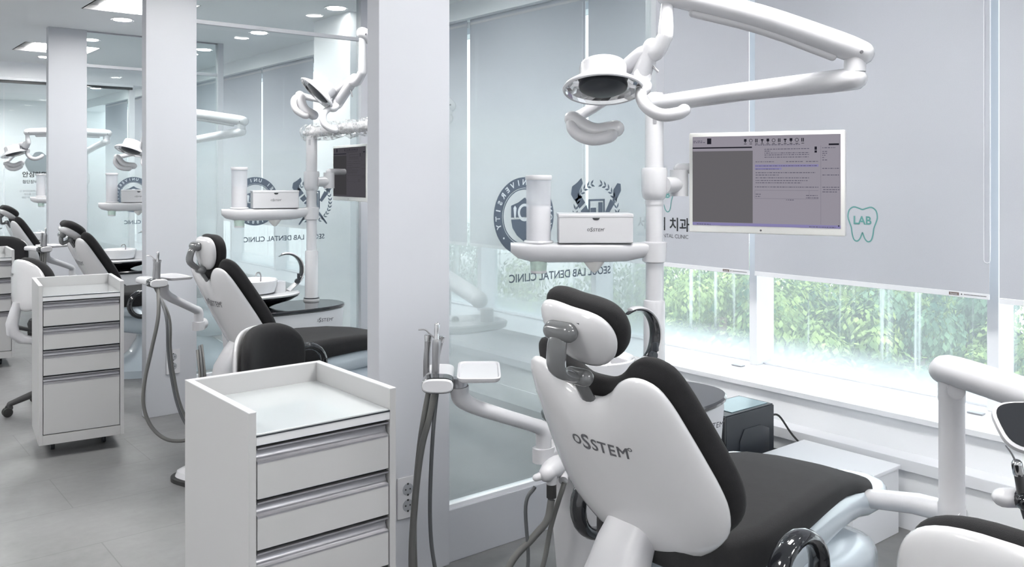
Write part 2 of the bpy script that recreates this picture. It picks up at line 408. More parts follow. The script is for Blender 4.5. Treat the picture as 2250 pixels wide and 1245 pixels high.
def sm_closed(pts, n=4):
    N = len(pts); P = [Vector((*p, 0)) for p in pts]; out = []
    for i in range(N):
        a, b, c, d = P[i - 1], P[i], P[(i + 1) % N], P[(i + 2) % N]
        for k in range(n):
            t = k / n; q = .5 * ((2 * b) + (c - a) * t + (2 * a - 5 * b + 4 * c - d) * t * t + (3 * b - a - 3 * c + d) * t ** 3); out.append((q.x, q.y))
    return out
BAYNAME = ['nearest bay', 'second bay', 'third bay', 'farthest bay']
# ================================================================== the room
ZC = 2.63
XW = 3.60
PY = [2.60, 5.28, 7.97]; PT = 0.08
YF = 10.66                                    # far glass wall
panels = [(1.925 + dx, yy) for yy in (6.64 + PITCH * k for k in range(-3, 4)) for dx in (0, -2.7)]  # the row over the aisle is unseen, added to light the room
holes = [(x - .315, x + .315, y - .32, y + .32) for x, y in panels]
def ceiling():
    xs = sorted({-2.6, XW + .02} | {h for q in holes for h in q[:2]}); ys = sorted({-3.0, 16.0} | {h for q in holes for h in q[2:]})
    b = B(); V = {}
    def v(x, y, z):
        k = (round(x, 4), round(y, 4), z)
        if k not in V: V[k] = b.bm.verts.new((x, y, z))
        return V[k]
    for x0, x1 in zip(xs, xs[1:]):
        for y0, y1 in zip(ys, ys[1:]):
            cx, cy = (x0 + x1) / 2, (y0 + y1) / 2
            if any(h[0] < cx < h[1] and h[2] < cy < h[3] for h in holes): continue
            b.bm.faces.new((v(x0, y0, ZC), v(x0, y1, ZC), v(x1, y1, ZC), v(x1, y0, ZC)))
    b.obj('ceiling', 'ceil', kind='structure', recalc=False)
    s = B(); s.box2((-2.7, -3.1, ZC + .16), (3.75, 16.1, ZC + .26)); s.obj('ceiling_slab', 'ceil', kind='structure')
ceiling()
B().box2((-2.7, -3.1, -.12), (XW, 16.1, 0)).obj('floor', 'floor', kind='structure')
B().box2((-2.7, -3.1, 0), (-2.6, 16.1, ZC + .2)).obj('wall_left', 'paint', kind='structure')
B().box2((-2.7, -3.1, 0), (XW + .5, -3.0, ZC + .2)).obj('wall_behind', 'paint', kind='structure')
B().box2((-2.7, 16.0, 0), (XW + .5, 16.1, ZC + .2)).obj('wall_far', 'paint', kind='structure')
# window wall : below the sill, valance above, piers
GX = 3.92
B().box2((3.50, -3, 0), (GX + .12, 16, .434)).obj('wall_window', 'paint', kind='structure')
B().box2((XW, -3, 2.50), (XW + .10, 16, ZC + .1)).obj('trim_1', 'paint', kind='structure')            # valance board
B().box2((XW, -3, ZC + .1), (GX + .12, 16, ZC + .2)).obj('wall_window_head', 'paint', kind='structure')
B().box2((XW + .10, -3, 2.5), (GX + .12, 16, 2.60)).obj('trim_2', 'paint', kind='structure')
B().box2((3.47, -3, .412), (GX + .02, 5.82, .436), .003).box2((3.47, 6.41, .412), (GX + .02, 16, .436), .003).obj('trim_3', 'trim', kind='structure')   # sill board
B().box2((3.42, -3, .10), (3.50, 16, .236)).obj('wall_plinth', 'paint', kind='structure')
B().box2((3.40, -3, .235), (3.50, 16, .282), .003).obj('trim_4', 'trim', kind='structure')            # ledge under the sill
B().box2((3.18, 5.82, 0), (GX + .12, 6.41, ZC)).obj('wall_pier', 'paint', kind='structure')
B().box2((3.17, 5.81, 0), (3.18, 6.42, .10)).box2((3.415, -3, 0), (3.50, 5.82, .10)).box2((3.415, 6.41, 0), (3.50, 16, .10)).obj('baseboard_right', 'trim', kind='structure')
# windows
mull = [-2.0, -.76, .40, 1.55, 2.715, 3.88, 5.05, 7.42, 8.55, 9.73, 10.91, 12.1, 13.3, 14.5]
wi = 0
for a, c in zip(mull, mull[1:]):
    for lo, hi in (((a, 5.82), (6.41, c)) if a < 5.8 < c else ((a, c),)):
        wi += 1
        if hi - lo < .05: continue
        f = B()
        f.box2((3.80, lo - .023, .436), (GX + .03, lo + .023, 2.5), .003)
        f.box2((3.86, lo + .023, .436), (GX + .03, hi - .023, .446), .002).box2((3.80, lo + .023, 2.44), (GX + .03, hi - .023, 2.499), .003)
        w = f.obj('window_%d' % wi, 'trim', kind='structure')
        if 0 < lo < 5:
            # opening sash: a narrower inner frame beside one jamb
            B().box2((3.70, lo + .0, .437), (3.735, lo + .06, .443), .002).obj('window_catch', 'alu', w)
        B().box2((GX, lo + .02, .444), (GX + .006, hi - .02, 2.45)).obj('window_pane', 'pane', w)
# glass partitions
def emblem_ring(par, X, Y, Z, r=.153):
    """ring emblem read from the far side"""
    x, y = (-1, 0, 0), (0, 0, 1); N = 72
    b = B()
    ring = lambda q: [(q * math.cos(2 * math.pi * i / N), q * math.sin(2 * math.pi * i / N)) for i in range(N)]
    b.ribbon(ring(r * .865), (X, Y, Z), x, y, r * .27); b.ribbon(ring(r * .70), (X, Y, Z), x, y, r * .03)
    sh = [(-.44, .28), (-.2, .36), (0, .48), (.2, .36), (.44, .28), (.44, -.02), (-.44, -.02)]
    b.flat([(u * r, v * r) for u, v in sh], (X, Y, Z), x, y)
    b.flat([(u * r, v * r) for u, v in [(-.44, -.07), (.44, -.07), (.40, -.28), (.25, -.48), (0, -.66), (-.25, -.48), (-.40, -.28)]], (X, Y, Z), x, y)
    e = b.obj('round_emblem', 'sticker', par, recalc=False)
    w = B(); o = (X, Y - .0010, Z)
    w.ribbon([(q[0] * .19, q[1] * .19 + .10 * r) for q in ring(r)], o, x, y, r * .07)
    for u in (-.32, .32):
        w.flat([(u * r + a * r, (b_ + .12) * r) for a, b_ in ((-.05, .1), (0, .16), (.05, .1), (.02, -.16), (-.02, -.16))], o, x, y)
    def arc(s, a0, a1, top=True, size=.17):
        for i, ch in enumerate(s):
            if ch == ' ': continue
            t = R(a0 + (a1 - a0) * i / (len(s) - 1)); rr = r * (.81 if top else .92)
            c = Vector(o) + Vector(x) * rr * math.cos(t) + Vector(y) * rr * math.sin(t)
            rad = (Vector(x) * math.cos(t) + Vector(y) * math.sin(t)) * (1 if top else -1); tn = rad.cross(Vector((0, 1, 0)))
            if tn.dot(Vector(x) * -math.sin(t) + Vector(y) * math.cos(t)) > 0 and top: tn = -tn
            if not top and tn.dot(Vector(x)) < 0: tn = -tn
            w.text(ch, c, tn, rad, r * size * 1.15, bold=.03)
    arc('YONSEI UNIVERSITY', 196, -16)
    arc('1885', 250, 290, False)
    for t in (218, 322):
        w.flat([(r * .865 * math.cos(R(t)) + .028 * r * math.cos(R(k)), r * .865 * math.sin(R(t)) + .028 * r * math.sin(R(k))) for k in range(0, 360, 45)], o, x, y)
    w.obj('emblem_lettering', 'stickerlight', e, recalc=False)
def emblem_shield(par, X, Y, Z, r=.16):
    x, y = (-1, 0, 0), (0, 0, 1); o = (X, Y, Z); b = B()
    def P_(L): return [(u * r, v * r) for u, v in L]
    # shield drawn as a frame
    b.ribbon(P_([(-.27, .42), (.27, .42), (.27, -.28), (.16, -.40), (0, -.48), (-.16, -.40), (-.27, -.28)]), o, x, y, r * .08)
    b.flat(P_([(-.22, .36), (-.06, .36), (-.06, .05), (-.22, -.25)]), o, x, y); b.flat(P_([(.02, .22), (.22, .22), (.22, -.25), (.02, -.02)]), o, x, y)
    b.flat(P_([(-.15, -.12), (.15, -.12), (.15, -.17), (-.15, -.17)]), o, x, y)
    # crossed torch and quill
    def bar(a, c, w0, w1):
        a, c = Vector(a) * r, Vector(c) * r; t = (c - a).normalized(); n = Vector((-t.y, t.x)) * r
        b.flat([a + n * w0, c + n * w1, c - n * w1, a - n * w0], o, x, y)
    bar((.68, .50), (.52, .28), .12, .13); bar((.48, .22), (.36, .06), .13, .10); bar((.33, .02), (.28, -.05), .10, .09)
    bar((-.25, -.45), (-.62, -.92), .05, .03); bar((.25, -.45), (.62, -.92), .05, .03)
    bar((-.34, .02), (-.60, .38), .06, .10)
    b.flat(P_([(.80, .42), (.92, .58), (.88, .78), (.70, .88), (.55, 1.0), (.50, .86), (.62, .66), (.58, .52), (.68, .42)]), o, x, y)
    b.flat(P_([(-.60, .40), (-.74, .40), (-.92, .66), (-.90, .84), (-.78, .86), (-.62, .68)]), o, x, y)
    # laurel
    for sg in (-1, 1):
        for i in range(15):
            t = R(-72 + i * 10.4); R0 = .84
            c = Vector((sg * R0 * math.cos(t) * .92, R0 * math.sin(t) + .02)); d = Vector((-sg * math.sin(t), math.cos(t)))
            for k in (-1, 1):
                e = Vector((d.x * .8 + k * sg * .55 * math.cos(t), d.y * .8 + k * .55 * math.sin(t))).normalized(); n = Vector((-e.y, e.x))
                b.flat(P_([tuple(c), tuple(c + e * .07 + n * .03), tuple(c + e * .17), tuple(c + e * .07 - n * .03)]), o, x, y)
    b.obj('laurel_emblem', 'sticker', par, recalc=False)
for k, Y in enumerate(PY):
    p = thing('glass_partition', ['white post and film glass partition right behind the near drawer cart and near chair',
              'white post and film glass partition beside the mid cart, second from the camera',
              'farthest white-post glass partition, its post narrow beside the small distant chairs'][k], 'partition', ((0, .03, .055)[k], Y, 0), group='glass partitions between the bays')
    B().box2((1.53, 0, 0), (1.823, PT, ZC), .003).obj('post', 'partition', p)
    f = B(); f.box2((1.823, .012, 0), (2.94, PT - .012, .19), .003); f.obj('bottom_rail', 'partition', p)
    B().box2((1.823, .022, .19), (2.94, PT - .022, .205)).obj('glazing_bead', 'trim', p)
    B().box2((2.94, .008, 0), (2.993, PT - .008, ZC), .003).obj('end_post', 'partition', p)
    B().box2((1.823, .026, 2.325), (2.94, PT - .026, 2.35), .002).obj('top_rail', 'partition', p)
    B().box2((1.823, .03, ZC - .012), (2.94, PT - .03, ZC)).obj('ceiling_channel', 'alu', p)
    B().box2((1.823, .037, .2), (2.94, .045, 2.63)).obj('glass_pane', 'film_glass', p)
    B().box2((1.823, .0456, .2), (2.94, .0460, 2.3)).box2((1.823, .0362, .2), (2.94, .0366, 2.3)).obj('frosted_film', 'film_sheet', p)
    emblem_ring(p, 2.205, .0352, 1.245); emblem_shield(p, 2.60, .0352, 1.235)
    B().text('SEOUL LAB DENTAL CLINIC', (2.405, .0352, .990), (-1, 0, 0), (0, 0, 1), .0445, bold=.012).obj('clinic_lettering', 'sticker', p, recalc=False)
    # double socket
    if k < 2:
        sx = 1.64 if k == 0 else 1.712; sz = .288 if k == 0 else .311
        so = thing('wall_socket', ['white double wall socket low on the post behind the near cart', 'white double wall socket low on the post beside the hanging grey hoses'][k], 'socket', (sx, Y, sz), group='double wall sockets')
        B().box2((-.040, -.009, -.072), (.040, 0, .072), .003).obj('cover_plate', 'white', so)
        for dz in (.028, -.028):
            w = B().cyl((0, -.0094, dz), (0, -.0088, dz), .021, n=24); w = w.obj('socket_well', 'socketgrey', so)
            B().cyl((-.009, -.0100, dz), (-.009, -.0092, dz), .0028, n=10).cyl((.009, -.0100, dz), (.009, -.0092, dz), .0028, n=10).box((0, -.0098, dz + .019), (.006, .001, .006)).box((0, -.0098, dz - .019), (.006, .001, .006)).obj('pin_hole', 'rubber', w)
# black skirting on the bay side of the second and third partitions' far neighbour

# far soffit and glass wall
B().box2((-2.6, YF, 2.455), (3.5, YF + .35, ZC)).obj('wall_soffit', 'paint', kind='structure')
B().box2((-2.6, YF - .03, 2.43), (3.0, YF, 2.462), .003).obj('trim_6', 'trim', kind='structure')
B().box2((-2.6, YF + .0, 2.405), (3.0, YF + .06, 2.43)).obj('trim_7', 'base_black', kind='structure')
fg = thing('glass_wall', 'frosted glass wall with black lettering closing the far end of the aisle', 'glass wall', (0, YF + .05, 0))
for i, (x0, x1) in enumerate(((-2.6, -1.2), (-1.195, .2), (.205, 1.70), (1.705, 3.0))):
    B().box2((x0, 0, .08), (x1, .008, 2.41)).obj('glass_pane', 'film_glass', fg)
    B().box2((x0, .0086, .08), (x1, .0090, 2.3)).box2((x0, -.0010, .08), (x1, -.0006, 2.3)).obj('frosted_film', 'film_sheet', fg)
B().box2((-2.6, -.02, 0), (3.0, .03, .08)).obj('bottom_rail', 'base_black', fg)
B().box2((2.97, -.03, 0), (3.03, .03, 2.45)).obj('end_post', 'trim', fg)
t = B(); o = lambda X, Z: (X, -.004, Z); hx, hy = (1, 0, 0), (0, 0, 1)
t.text('안심하면서', o(1.876, 1.40), hx, hy, .067, bold=.02, align='l').text('첨단장비와 완벽', o(1.876, 1.330), hx, hy, .042, bold=.012, align='l')
t.obj('slogan_lettering', 'inkdark', fg, recalc=False)
t = B(); t.text('는 분석진료에서 과학한 진단', o(1.85, 1.235), hx, hy, .026, align='l').text('개원을 대여할 수 있는', o(1.89, 1.200), hx, hy, .026, align='l').text('모든 회의에서 최고의 확신', o(1.87, 1.165), hx, hy, .026, align='l')
t.obj('small_lettering', 'ink', fg, recalc=False)
cl = sm_closed([(-.11, -.06), (-.13, .0), (-.11, .05), (-.06, .075), (-.03, .115), (.03, .12), (.07, .09), (.11, .06), (.13, .01), (.11, -.04), (.08, -.10), (.0, -.12), (-.08, -.10)])
B().flat(cl, o(2.03, 1.55), hx, hy).obj('cloud_shape', 'cloudgrey', fg, recalc=False)
# ceiling lights
for i, (x, y) in enumerate(panels):
    aisle = x < 0
    j = int(round((y - 6.64) / PITCH))
    where = {-3: 'behind the camera', -2: 'above the near bay', -1: 'above the second bay', 0: 'at the top left of the picture, the large one', 1: 'left of the narrow post, the smaller one', 2: 'added just behind the far glass wall', 3: 'added deep behind the far glass wall'}[j]  # rows past the far wall are added to brighten its glass
    p = thing('ceiling_light', 'square recessed light panel %s%s' % (where, ' (added, aisle)' if aisle else ''), 'ceiling light', (x, y, ZC), group='square ceiling light panels')
    f = B()
    f.box2((-.325, -.33, 0), (-.315, .33, .06)).box2((.315, -.33, 0), (.325, .33, .06)).box2((-.315, -.33, 0), (.315, -.32, .06)).box2((-.315, .32, 0), (.315, .33, .06))
    f.box2((-.315, -.32, .034), (.315, .32, .06)); f.obj('recess_frame', 'recess', p)
    B().box2((-.20, -.215, .026), (.312, .318, .034)).obj('diffuser', 'added_aisle_on' if aisle else 'lamp_on', p)
downs = [(3.044, 5.78), (3.05, 7.18), (1.967, 7.26), (3.04, 8.47), (2.03, 8.50), (1.97, 10.02), (3.03, 9.87), (3.024, 10.95 + .35), (3.024, 12.3), (3.2, 13.1),
         (3.044, 3.09), (3.05, 4.49), (1.967, 4.57), (2.03, 3.10), (3.044, .40), (3.05, 1.80), (1.967, 1.88), (2.03, .41), (-.7, 1.8), (-.7, 4.5), (-.7, 7.2), (-.7, 9.9), (1.0, -1.2), (2.6, -1.2), (1.97, 12.2), (.4, 12.2), (.4, 13.6)]
names = {0: 'beside the window pier, the largest of the round downlights', 1: 'behind the upper glass of the second partition, left of the pier', 2: 'beside the large square light panel, left of the second post',
         3: 'seen at the left edge of the second partition glass', 4: 'cut by the right edge of the farthest post', 5: 'just under the small distant light panel', 6: 'seen through the top of the farthest partition glass'}
for i, (x, y) in enumerate(downs):
    p = thing('downlight', 'round white downlight ' + names.get(i, 'in the ceiling %.1f metres down the room, %s' % (y + 3, 'window side' if x > 2.5 else 'bay side' if x > 0.9 else 'aisle side')), 'downlight', (x, y, ZC), group='round ceiling downlights')
    B().lathe([(.085, -.004), (.085, 0.001), (.066, .001), (.066, -.006), (.08, -.008)], n=32, cap0=False, cap1=False).obj('trim_ring', 'white2', p)
    B().cyl((0, 0, -.003), (0, 0, .001), .066, n=32).obj('lens', 'down_on', p)
# roller blinds
def tooth():
    return sm_closed([(0, .36), (.13, .40), (.29, .43), (.43, .33), (.47, .13), (.42, -.04), (.36, -.20), (.33, -.40), (.27, -.56), (.17, -.60), (.08, -.52), (.02, -.38), (0, -.34),
                      (-.02, -.38), (-.08, -.52), (-.17, -.60), (-.27, -.56), (-.33, -.40), (-.36, -.20), (-.42, -.04), (-.47, .13), (-.43, .33), (-.29, .43), (-.13, .40)], 3)
blinds = [(-.78, .36), (.41, 1.465), (1.503, 2.60), (2.635, 3.775), (3.80, 4.965), (5.0, 5.81), (6.43, 7.35), (7.385, 8.51), (8.545, 9.70), (9.735, 10.9), (10.93, 12.05), (12.08, 13.2), (13.25, 14.4)]
blab = ['pale roller blind on the window nearest behind the camera', 'pale roller blind cut by the right edge of the picture', 'wide pale roller blind with a teal tooth logo, behind the near monitor',
        'pale roller blind with black Korean lettering, beside the near unit pole', 'pale roller blind seen through the near glass partition, right of its narrow bright gap', 'pale roller blind at the near side of the window pier',
        'pale roller blind touching the far side of the window pier', 'pale roller blind behind the round emblem of the second partition', 'pale roller blind seen past the end of the farthest partition', 'pale roller blind beside the far glass wall',
        'pale roller blind behind the far glass wall, first of three', 'pale roller blind behind the far glass wall, middle of three', 'pale roller blind behind the far glass wall, last of three']
for i, (a, c) in enumerate(blinds):
    p = thing('roller_blind', blab[i], 'blind', (3.655, (a + c) / 2, 0), group='roller blinds'); w = (c - a) / 2
    zb = .925 if i != 1 else .915
    B().box2((0, -w, zb), (.0015, w, 2.50)).obj('fabric', 'blind', p)
    B().box2((-.004, -w, zb - .012), (.006, w, zb + .010), .002).obj('bottom_bar', 'trim', p)
    B().cyl((.02, -w, 2.47), (.02, w, 2.47), .022, n=16).obj('roller', 'white2', p)
    if i in (2, 3):   # maker's tag at the right end of the bar
        B().box2((-.0052, -w + .115, zb - .006), (-.0042, -w + .155, zb + .006)).obj('bar_tag', mat('brown_tag', (.20, .15, .14), .6), p)
        B().text('hunas', (-.0054, -w + .135, zb - .004), (0, -1, 0), (0, 0, 1), .012).obj('tag_lettering', 'stickerlight', p, recalc=False)
        q = B().cyl((-.0052, -w + .105, zb), (-.0042, -w + .105, zb), .003, n=8)
        for j in range(16): q.box((-.0047, -w + .094 - j * .0055, zb), (.0008, .0032, .004))
        q.obj('tag_print', 'ink', p)
    if i in (2, 4, 6):      # bead chain loop
        y0, y1 = -w - .0, -w + .022; zz = 1.07 if i == 2 else 1.2
        pts = [(-.006, y0 + .018, 2.45), (-.006, y0 + .018, zz + .02)] + [(-.006, y0 + .006 + .012 * math.cos(t), zz + .012 * math.sin(t)) for t in (0, -.7, -1.57, -2.4, -3.14)] + [(-.006, y0 - .006, zz + .03), (-.006, y0 - .006, 2.45)]
        B().tube(pts, .0016, 6).obj('bead_chain', 'trim', p)
    if i in (2, 3):
        # logo : position along Y taken from image pixels, cast onto the blind
        Yl, Zl = ((2.036, 1.202), (3.186, 1.298))[i - 2]; Yo = Yl - (a + c) / 2; x_, y_ = (0, -1, 0), (0, 0, 1); o3 = (-.001, Yo, Zl); sc = .147
        lg = B().ribbon([(u * sc, v * sc) for u, v in tooth()], o3, x_, y_, .0062).obj('tooth_logo', 'teal', p, recalc=False)
        B().text('LAB', (o3[0], o3[1], o3[2] - .012), x_, y_, .050, bold=.03).obj('logo_lettering', 'teal', lg, recalc=False)
        if i == 3:
            B().text('서울랩 치과', (-.001, 3.008 - (a + c) / 2, 1.1155), x_, y_, .0765, bold=.02, align='r').obj('korean_lettering', 'inkdark', p, recalc=False)
            B().text('SEOUL LAB DENTAL CLINIC', (-.001, 3.016 - (a + c) / 2, 1.0705), x_, y_, .0295, bold=.004, align='r').obj('clinic_lettering', 'ink', p, recalc=False)
# outside
B().box2((4.3, -60, -7.6), (90, 80, -7.5)).obj('ground', 'pavement', kind='structure')
def tree(x, y, h, r, seed, m):
    rnd = random.Random(seed)
    h += 3.0; p = thing('tree', '', 'tree', (x, y, -7.5), group='trees outside the windows')
    tr = B(); tr.tube([(0, 0, 0), (.1, .05, h * .4), (0, .1, h * .8)], [.2, .14, .07], 8)
    cr = B(); bm = cr.bm
    blobs = []
    for i in range(34):
        a = rnd.uniform(0, 6.28); q = rnd.uniform(.1, .88) * r; zc = h * .72 + rnd.uniform(-.55, .55) * r
        blobs.append((Vector((q * math.cos(a), q * math.sin(a), zc)), rnd.uniform(.15, .30) * r))
    for c, br in blobs:
        tr.tube([(0, 0, h * .5), tuple(c * .9 + Vector((0, 0, h * .04)))], [.05, .02], 5)
        for j in range(430):
            d = Vector((rnd.gauss(0, 1), rnd.gauss(0, 1), rnd.gauss(0, 1))).normalized(); pt = c + d * br * rnd.uniform(.55, 1.12)
            n = (d + Vector((rnd.uniform(-.6, .6), rnd.uniform(-.6, .6), rnd.uniform(-.2, .8)))).normalized(); u, v, _ = frame(n); s = rnd.uniform(.03, .065)
            bm.faces.new([bm.verts.new(pt + u * s * a_ + v * s * b_ * .6) for a_, b_ in ((-1, 0), (0, -1), (1, 0), (0, 1))])
    cr.obj('crown', m, p, recalc=False); tr.obj('trunk', 'bark', p); return p
tl = ['loose tree crown outside, left window pane, nearest to the unit pole', 'pale green tree crown outside, left of the window mullion', 'bright yellow-green tree crown outside, just right of the mullion', 'low yellow-green tree crown outside, middle of the wide pane',
      'tall green tree crown outside, behind the low middle one', 'darker green tree outside, toward the right jamb of the wide pane', 'tree crown outside, beside the right window jamb', 'tree crown far outside behind the left pane', 'far tree crown behind the middle of the wide pane', 'far dark tree crown behind the right of the wide pane',
      'tree outside beyond the second bay windows', 'tree outside beyond the third bay windows', 'tree outside beyond the right edge of the picture', 'low round tree outside under the wide pane']
spots = [(10.94, 9.15, 5.3, 2.0), (10.27, 7.76, 5.6, 1.8), (9.31, 5.97, 5.3, 1.8), (9.43, 5.23, 4.7, 1.6), (13.38, 7.81, 5.6, 2.3), (12.49, 5.96, 5.4, 2.1), (11.48, 4.85, 5.2, 1.8), (17.37, 14.23, 4.6, 2.6), (18.61, 11.93, 4.6, 2.8), (20.3, 9.27, 5.0, 2.8), (12.26, 13.23, 5, 2.4), (15.09, 21.24, 5, 3), (11.44, 3.59, 5.2, 2.0), (15.6, 7.94, 5.0, 2.0)]  # tree x and y worked out from image pixels
for i, (x, y, h, r) in enumerate(spots):
    t = tree(x, y, h, r, i + 3, 'leafA' if i % 3 != 2 or i == 2 else 'leafB'); t['label'] = tl[i]
# ================================================================== drawer carts
def make_cart(label, loc, rz, W=.39, D=.425):
    """origin: front left corner on the floor; +x along the front, +y into the depth; front faces -y"""
    t = thing('drawer_cart', label, 'drawer cart', loc, rz, 'white mobile drawer carts'); H = .86
    c = B(); th = .018
    c.box2((0, -.002, .07), (th, D, H), .0015).box2((W - th, -.002, .07), (W, D, H), .0015).box2((th, D - th, .07), (W - th, D, H), .0015)
    c.box2((th, .012, .07), (W - th, D - th, .09)).box2((th, .012, .78), (W - th, D - th, .795))
    c.obj('carcass', 'cart', t)
    B().box2((th, .0, .07), (W - th, .012, .118), .001).obj('plinth', 'cart', t)
    B().box2((th, -.001, .783), (W - th, .012, .803), .001).obj('front_lip', 'cartedge', t)
    B().box2((th, -.0018, .8028), (W - th, .001, .8062)).obj('glass_edge', 'blackm', t)
    e = B()
    e.box2((0, -.0025, .8595), (th, D, .8615)).box2((W - th, -.0025, .8595), (W, D, .8615)).box2((th, D - th, .8595), (W - th, D, .8615))
    e.obj('edge_strip', 'cartedge', t)
    B().box2((th + .001, .002, .803), (W - th - .001, D - th - .001, .809), .0008).obj('glass_top', 'cart_glass', t)
    B().box2((th, .018, .095), (W - th, .024, .78)).obj('dark_gap', 'blackm', t)
    z = .780
    for h in (.125, .117, .128, .292):
        z0 = z - h + .004; z1 = z - .005
        d = B().box2((th + .003, .0, z0), (W - th - .003, .018, z1 - .034), .001).obj('drawer', 'cart', t)
        # channel handle: cove profile across the drawer top
        pr = [(0, 0), (.0, .004), (.004, .006), (.012, .010), (.016, .018), (.015, .026), (.008, .031), (.0, .033), (.0, .0365), (.020, .0365), (.020, 0)]
        B().prism([(a, b) for a, b in pr], (th + .003, -.0005, z1 - .035), (0, 1, 0), (0, 0, 1), W - 2 * th - .006).obj('handle', 'alu', d, ang=50)
        z -= h
    for x in (.075, W - .075):
        for y in (.15, D - .09):
            k = B(); k.cyl((x, y, .05), (x, y, .07), .010, n=12).box((x, y + .008, .048), (.026, .03, .014), .003); k = k.obj('caster', 'rubber', t)
            B().cyl((x - .010, y + .010, .021), (x + .010, y + .010, .021), .021, n=20, bev=.004).obj('wheel', 'blackm', k)
    return t
M['cart_glass'] = mat('polished_glass_top', (.58, .61, .62), .02, coat=1.0, var=.005, spec=.8)
make_cart('large white drawer cart in the foreground with raised rim and glass top', (.795, 1.93, 0), 0)
make_cart('white drawer cart in mid-distance, left of the hanging hoses', (.918, 4.835, 0), -6.5)
make_cart('white drawer cart cut by the left edge of the picture', (.845, 7.36, 0), -3)

# ================================================================== computer tower, box, cables
def g_pc():
    t = thing('computer_tower', 'black computer tower on the floor under the window sill', 'computer', (2.935, 2.275, 0), 0)
    # front faces -x ; depth along +x .34, width along y
    Wd, D, Hh = .185, .345, .42
    b = B(); b.box2((0.012, -.04, .012), (D, Wd - .04, Hh - .006), .004); b.obj('case', 'blackm', t)
    B().box2((0, -.04, .010), (.012, Wd - .04, Hh - .004), .004).obj('front_panel', 'black', t)
    B().box2((.01, -.036, Hh - .0055), (D - .004, Wd - .044, Hh - .0015), .001).obj('top_panel', 'blackm', t)
    B().box2((.075, -.020, Hh - .0015), (D - .02, Wd - .058, Hh + .001)).obj('mesh_filter', mat('grey_blue_mesh', (.20, .30, .33), .25, .3, var=.1, scale=200), t)
    B().prism([(.10, .10), (D - .04, .10), (D - .04, Hh - .10), (D - .10, Hh - .075), (.13, Hh - .075), (.10, Hh - .12)], (0, -.04, 0), (1, 0, 0), (0, 0, 1), .004, .0015).obj('side_recess', 'blackm', t)
    k = B()
    for i, (x, y) in enumerate(((.035, .0), (.035, .04), (.035, .07), (.035, .105))): k.cyl((x, y, Hh - .002), (x, y, Hh + (.006 if i == 3 else .001)), .006, n=12)
    k.obj('button', 'black', t)
    f = B()
    for x in (.04, D - .04):
        for y in (-.02, Wd - .06): f.cyl((x, y, 0), (x, y, .013), .012, n=12)
    f.obj('foot', 'rubber', t)
    c = B().tube([(3.285, 2.26, .36), (3.34, 2.25, .35), (3.37, 2.20, .27), (3.375, 2.10, .20), (3.38, 2.02, .16), (3.385, 1.90, .10), (3.38, 1.82, .02)], .0045, 8, 6).obj('cable', 'rubber'); tag(c, 'black cable dropping from the top rear of the computer tower', 'cable')
    c = B().tube([(3.285, 2.24, .22), (3.33, 2.20, .21), (3.37, 2.10, .175), (3.372, 2.02, .150), (3.375, 1.92, .08), (3.37, 1.84, .012)], .004, 8, 6).obj('cable', 'rubber'); tag(c, 'lower black cable from the computer tower toward the white box', 'cable')
    c = B().tube([(3.285, 2.26, .145), (3.32, 2.20, .155), (3.355, 2.08, .158), (3.365, 2.0, .135), (3.36, 1.93, .06), (3.345, 1.86, .008)], .003, 8, 6).obj('cable', mat('blue_cable', (.05, .12, .32), .4)); tag(c, 'thin blue network cable behind the computer tower', 'cable')
    # white low box
    t = thing('floor_box', 'low white box on the floor between the computer tower and the footrest', 'box', (3.02, 1.72, 0), 0)
    B().box2((0, 0, 0), (.34, .42, .252), .003).obj('body', 'trim', t)
    B().box2((-.006, -.006, .252), (.345, .424, .268), .003).obj('lid', 'trim', t)
g_pc()
# ================================================================== dental chair
PE = Vector((-.155, 0, .73)); UB = Vector((-.462, 0, .887)).normalized(); NB = Vector((-UB.z, 0, UB.x))    # back frame: up, rear normal
NB = Vector((-.887, 0, -.462)).normalized()
half = [(.0, .245), (.04, .249), (.075, .270), (.10, .293), (.13, .308), (.16, .306), (.188, .285), (.206, .24), (.221, .17), (.234, .10), (.245, .03), (.247, -.03), (.232, -.09), (.196, -.135), (.14, -.172), (.07, -.198)]
back_outline = sm_closed(half + [(0, -.206)] + [(-a, b) for a, b in reversed(half[1:])], 3)
def back_fn(u, v, h, shift=0.0, curve=.05):
    n = curve * max(-.2, 1 - (u / .27) ** 2)
    return PE + Vector((0, 1, 0)) * u + UB * v + NB * (h + n + shift)
head_outline = sm_closed([(a_ * .93, b_) for a_, b_ in [(0, .080), (.05, .080), (.088, .070), (.110, .045), (.115, .01), (.104, -.03), (.080, -.062), (.045, -.082), (0, -.088), (-.045, -.082), (-.080, -.062), (-.104, -.03), (-.115, .01), (-.110, .045), (-.088, .070), (-.05, .080)]], 3)
logo_letters = [('o', 1.0, .00), ('S', 1.22, .0), ('S', .92, .0), ('T', .90, 0), ('E', .90, 0), ('M', .90, 0)]
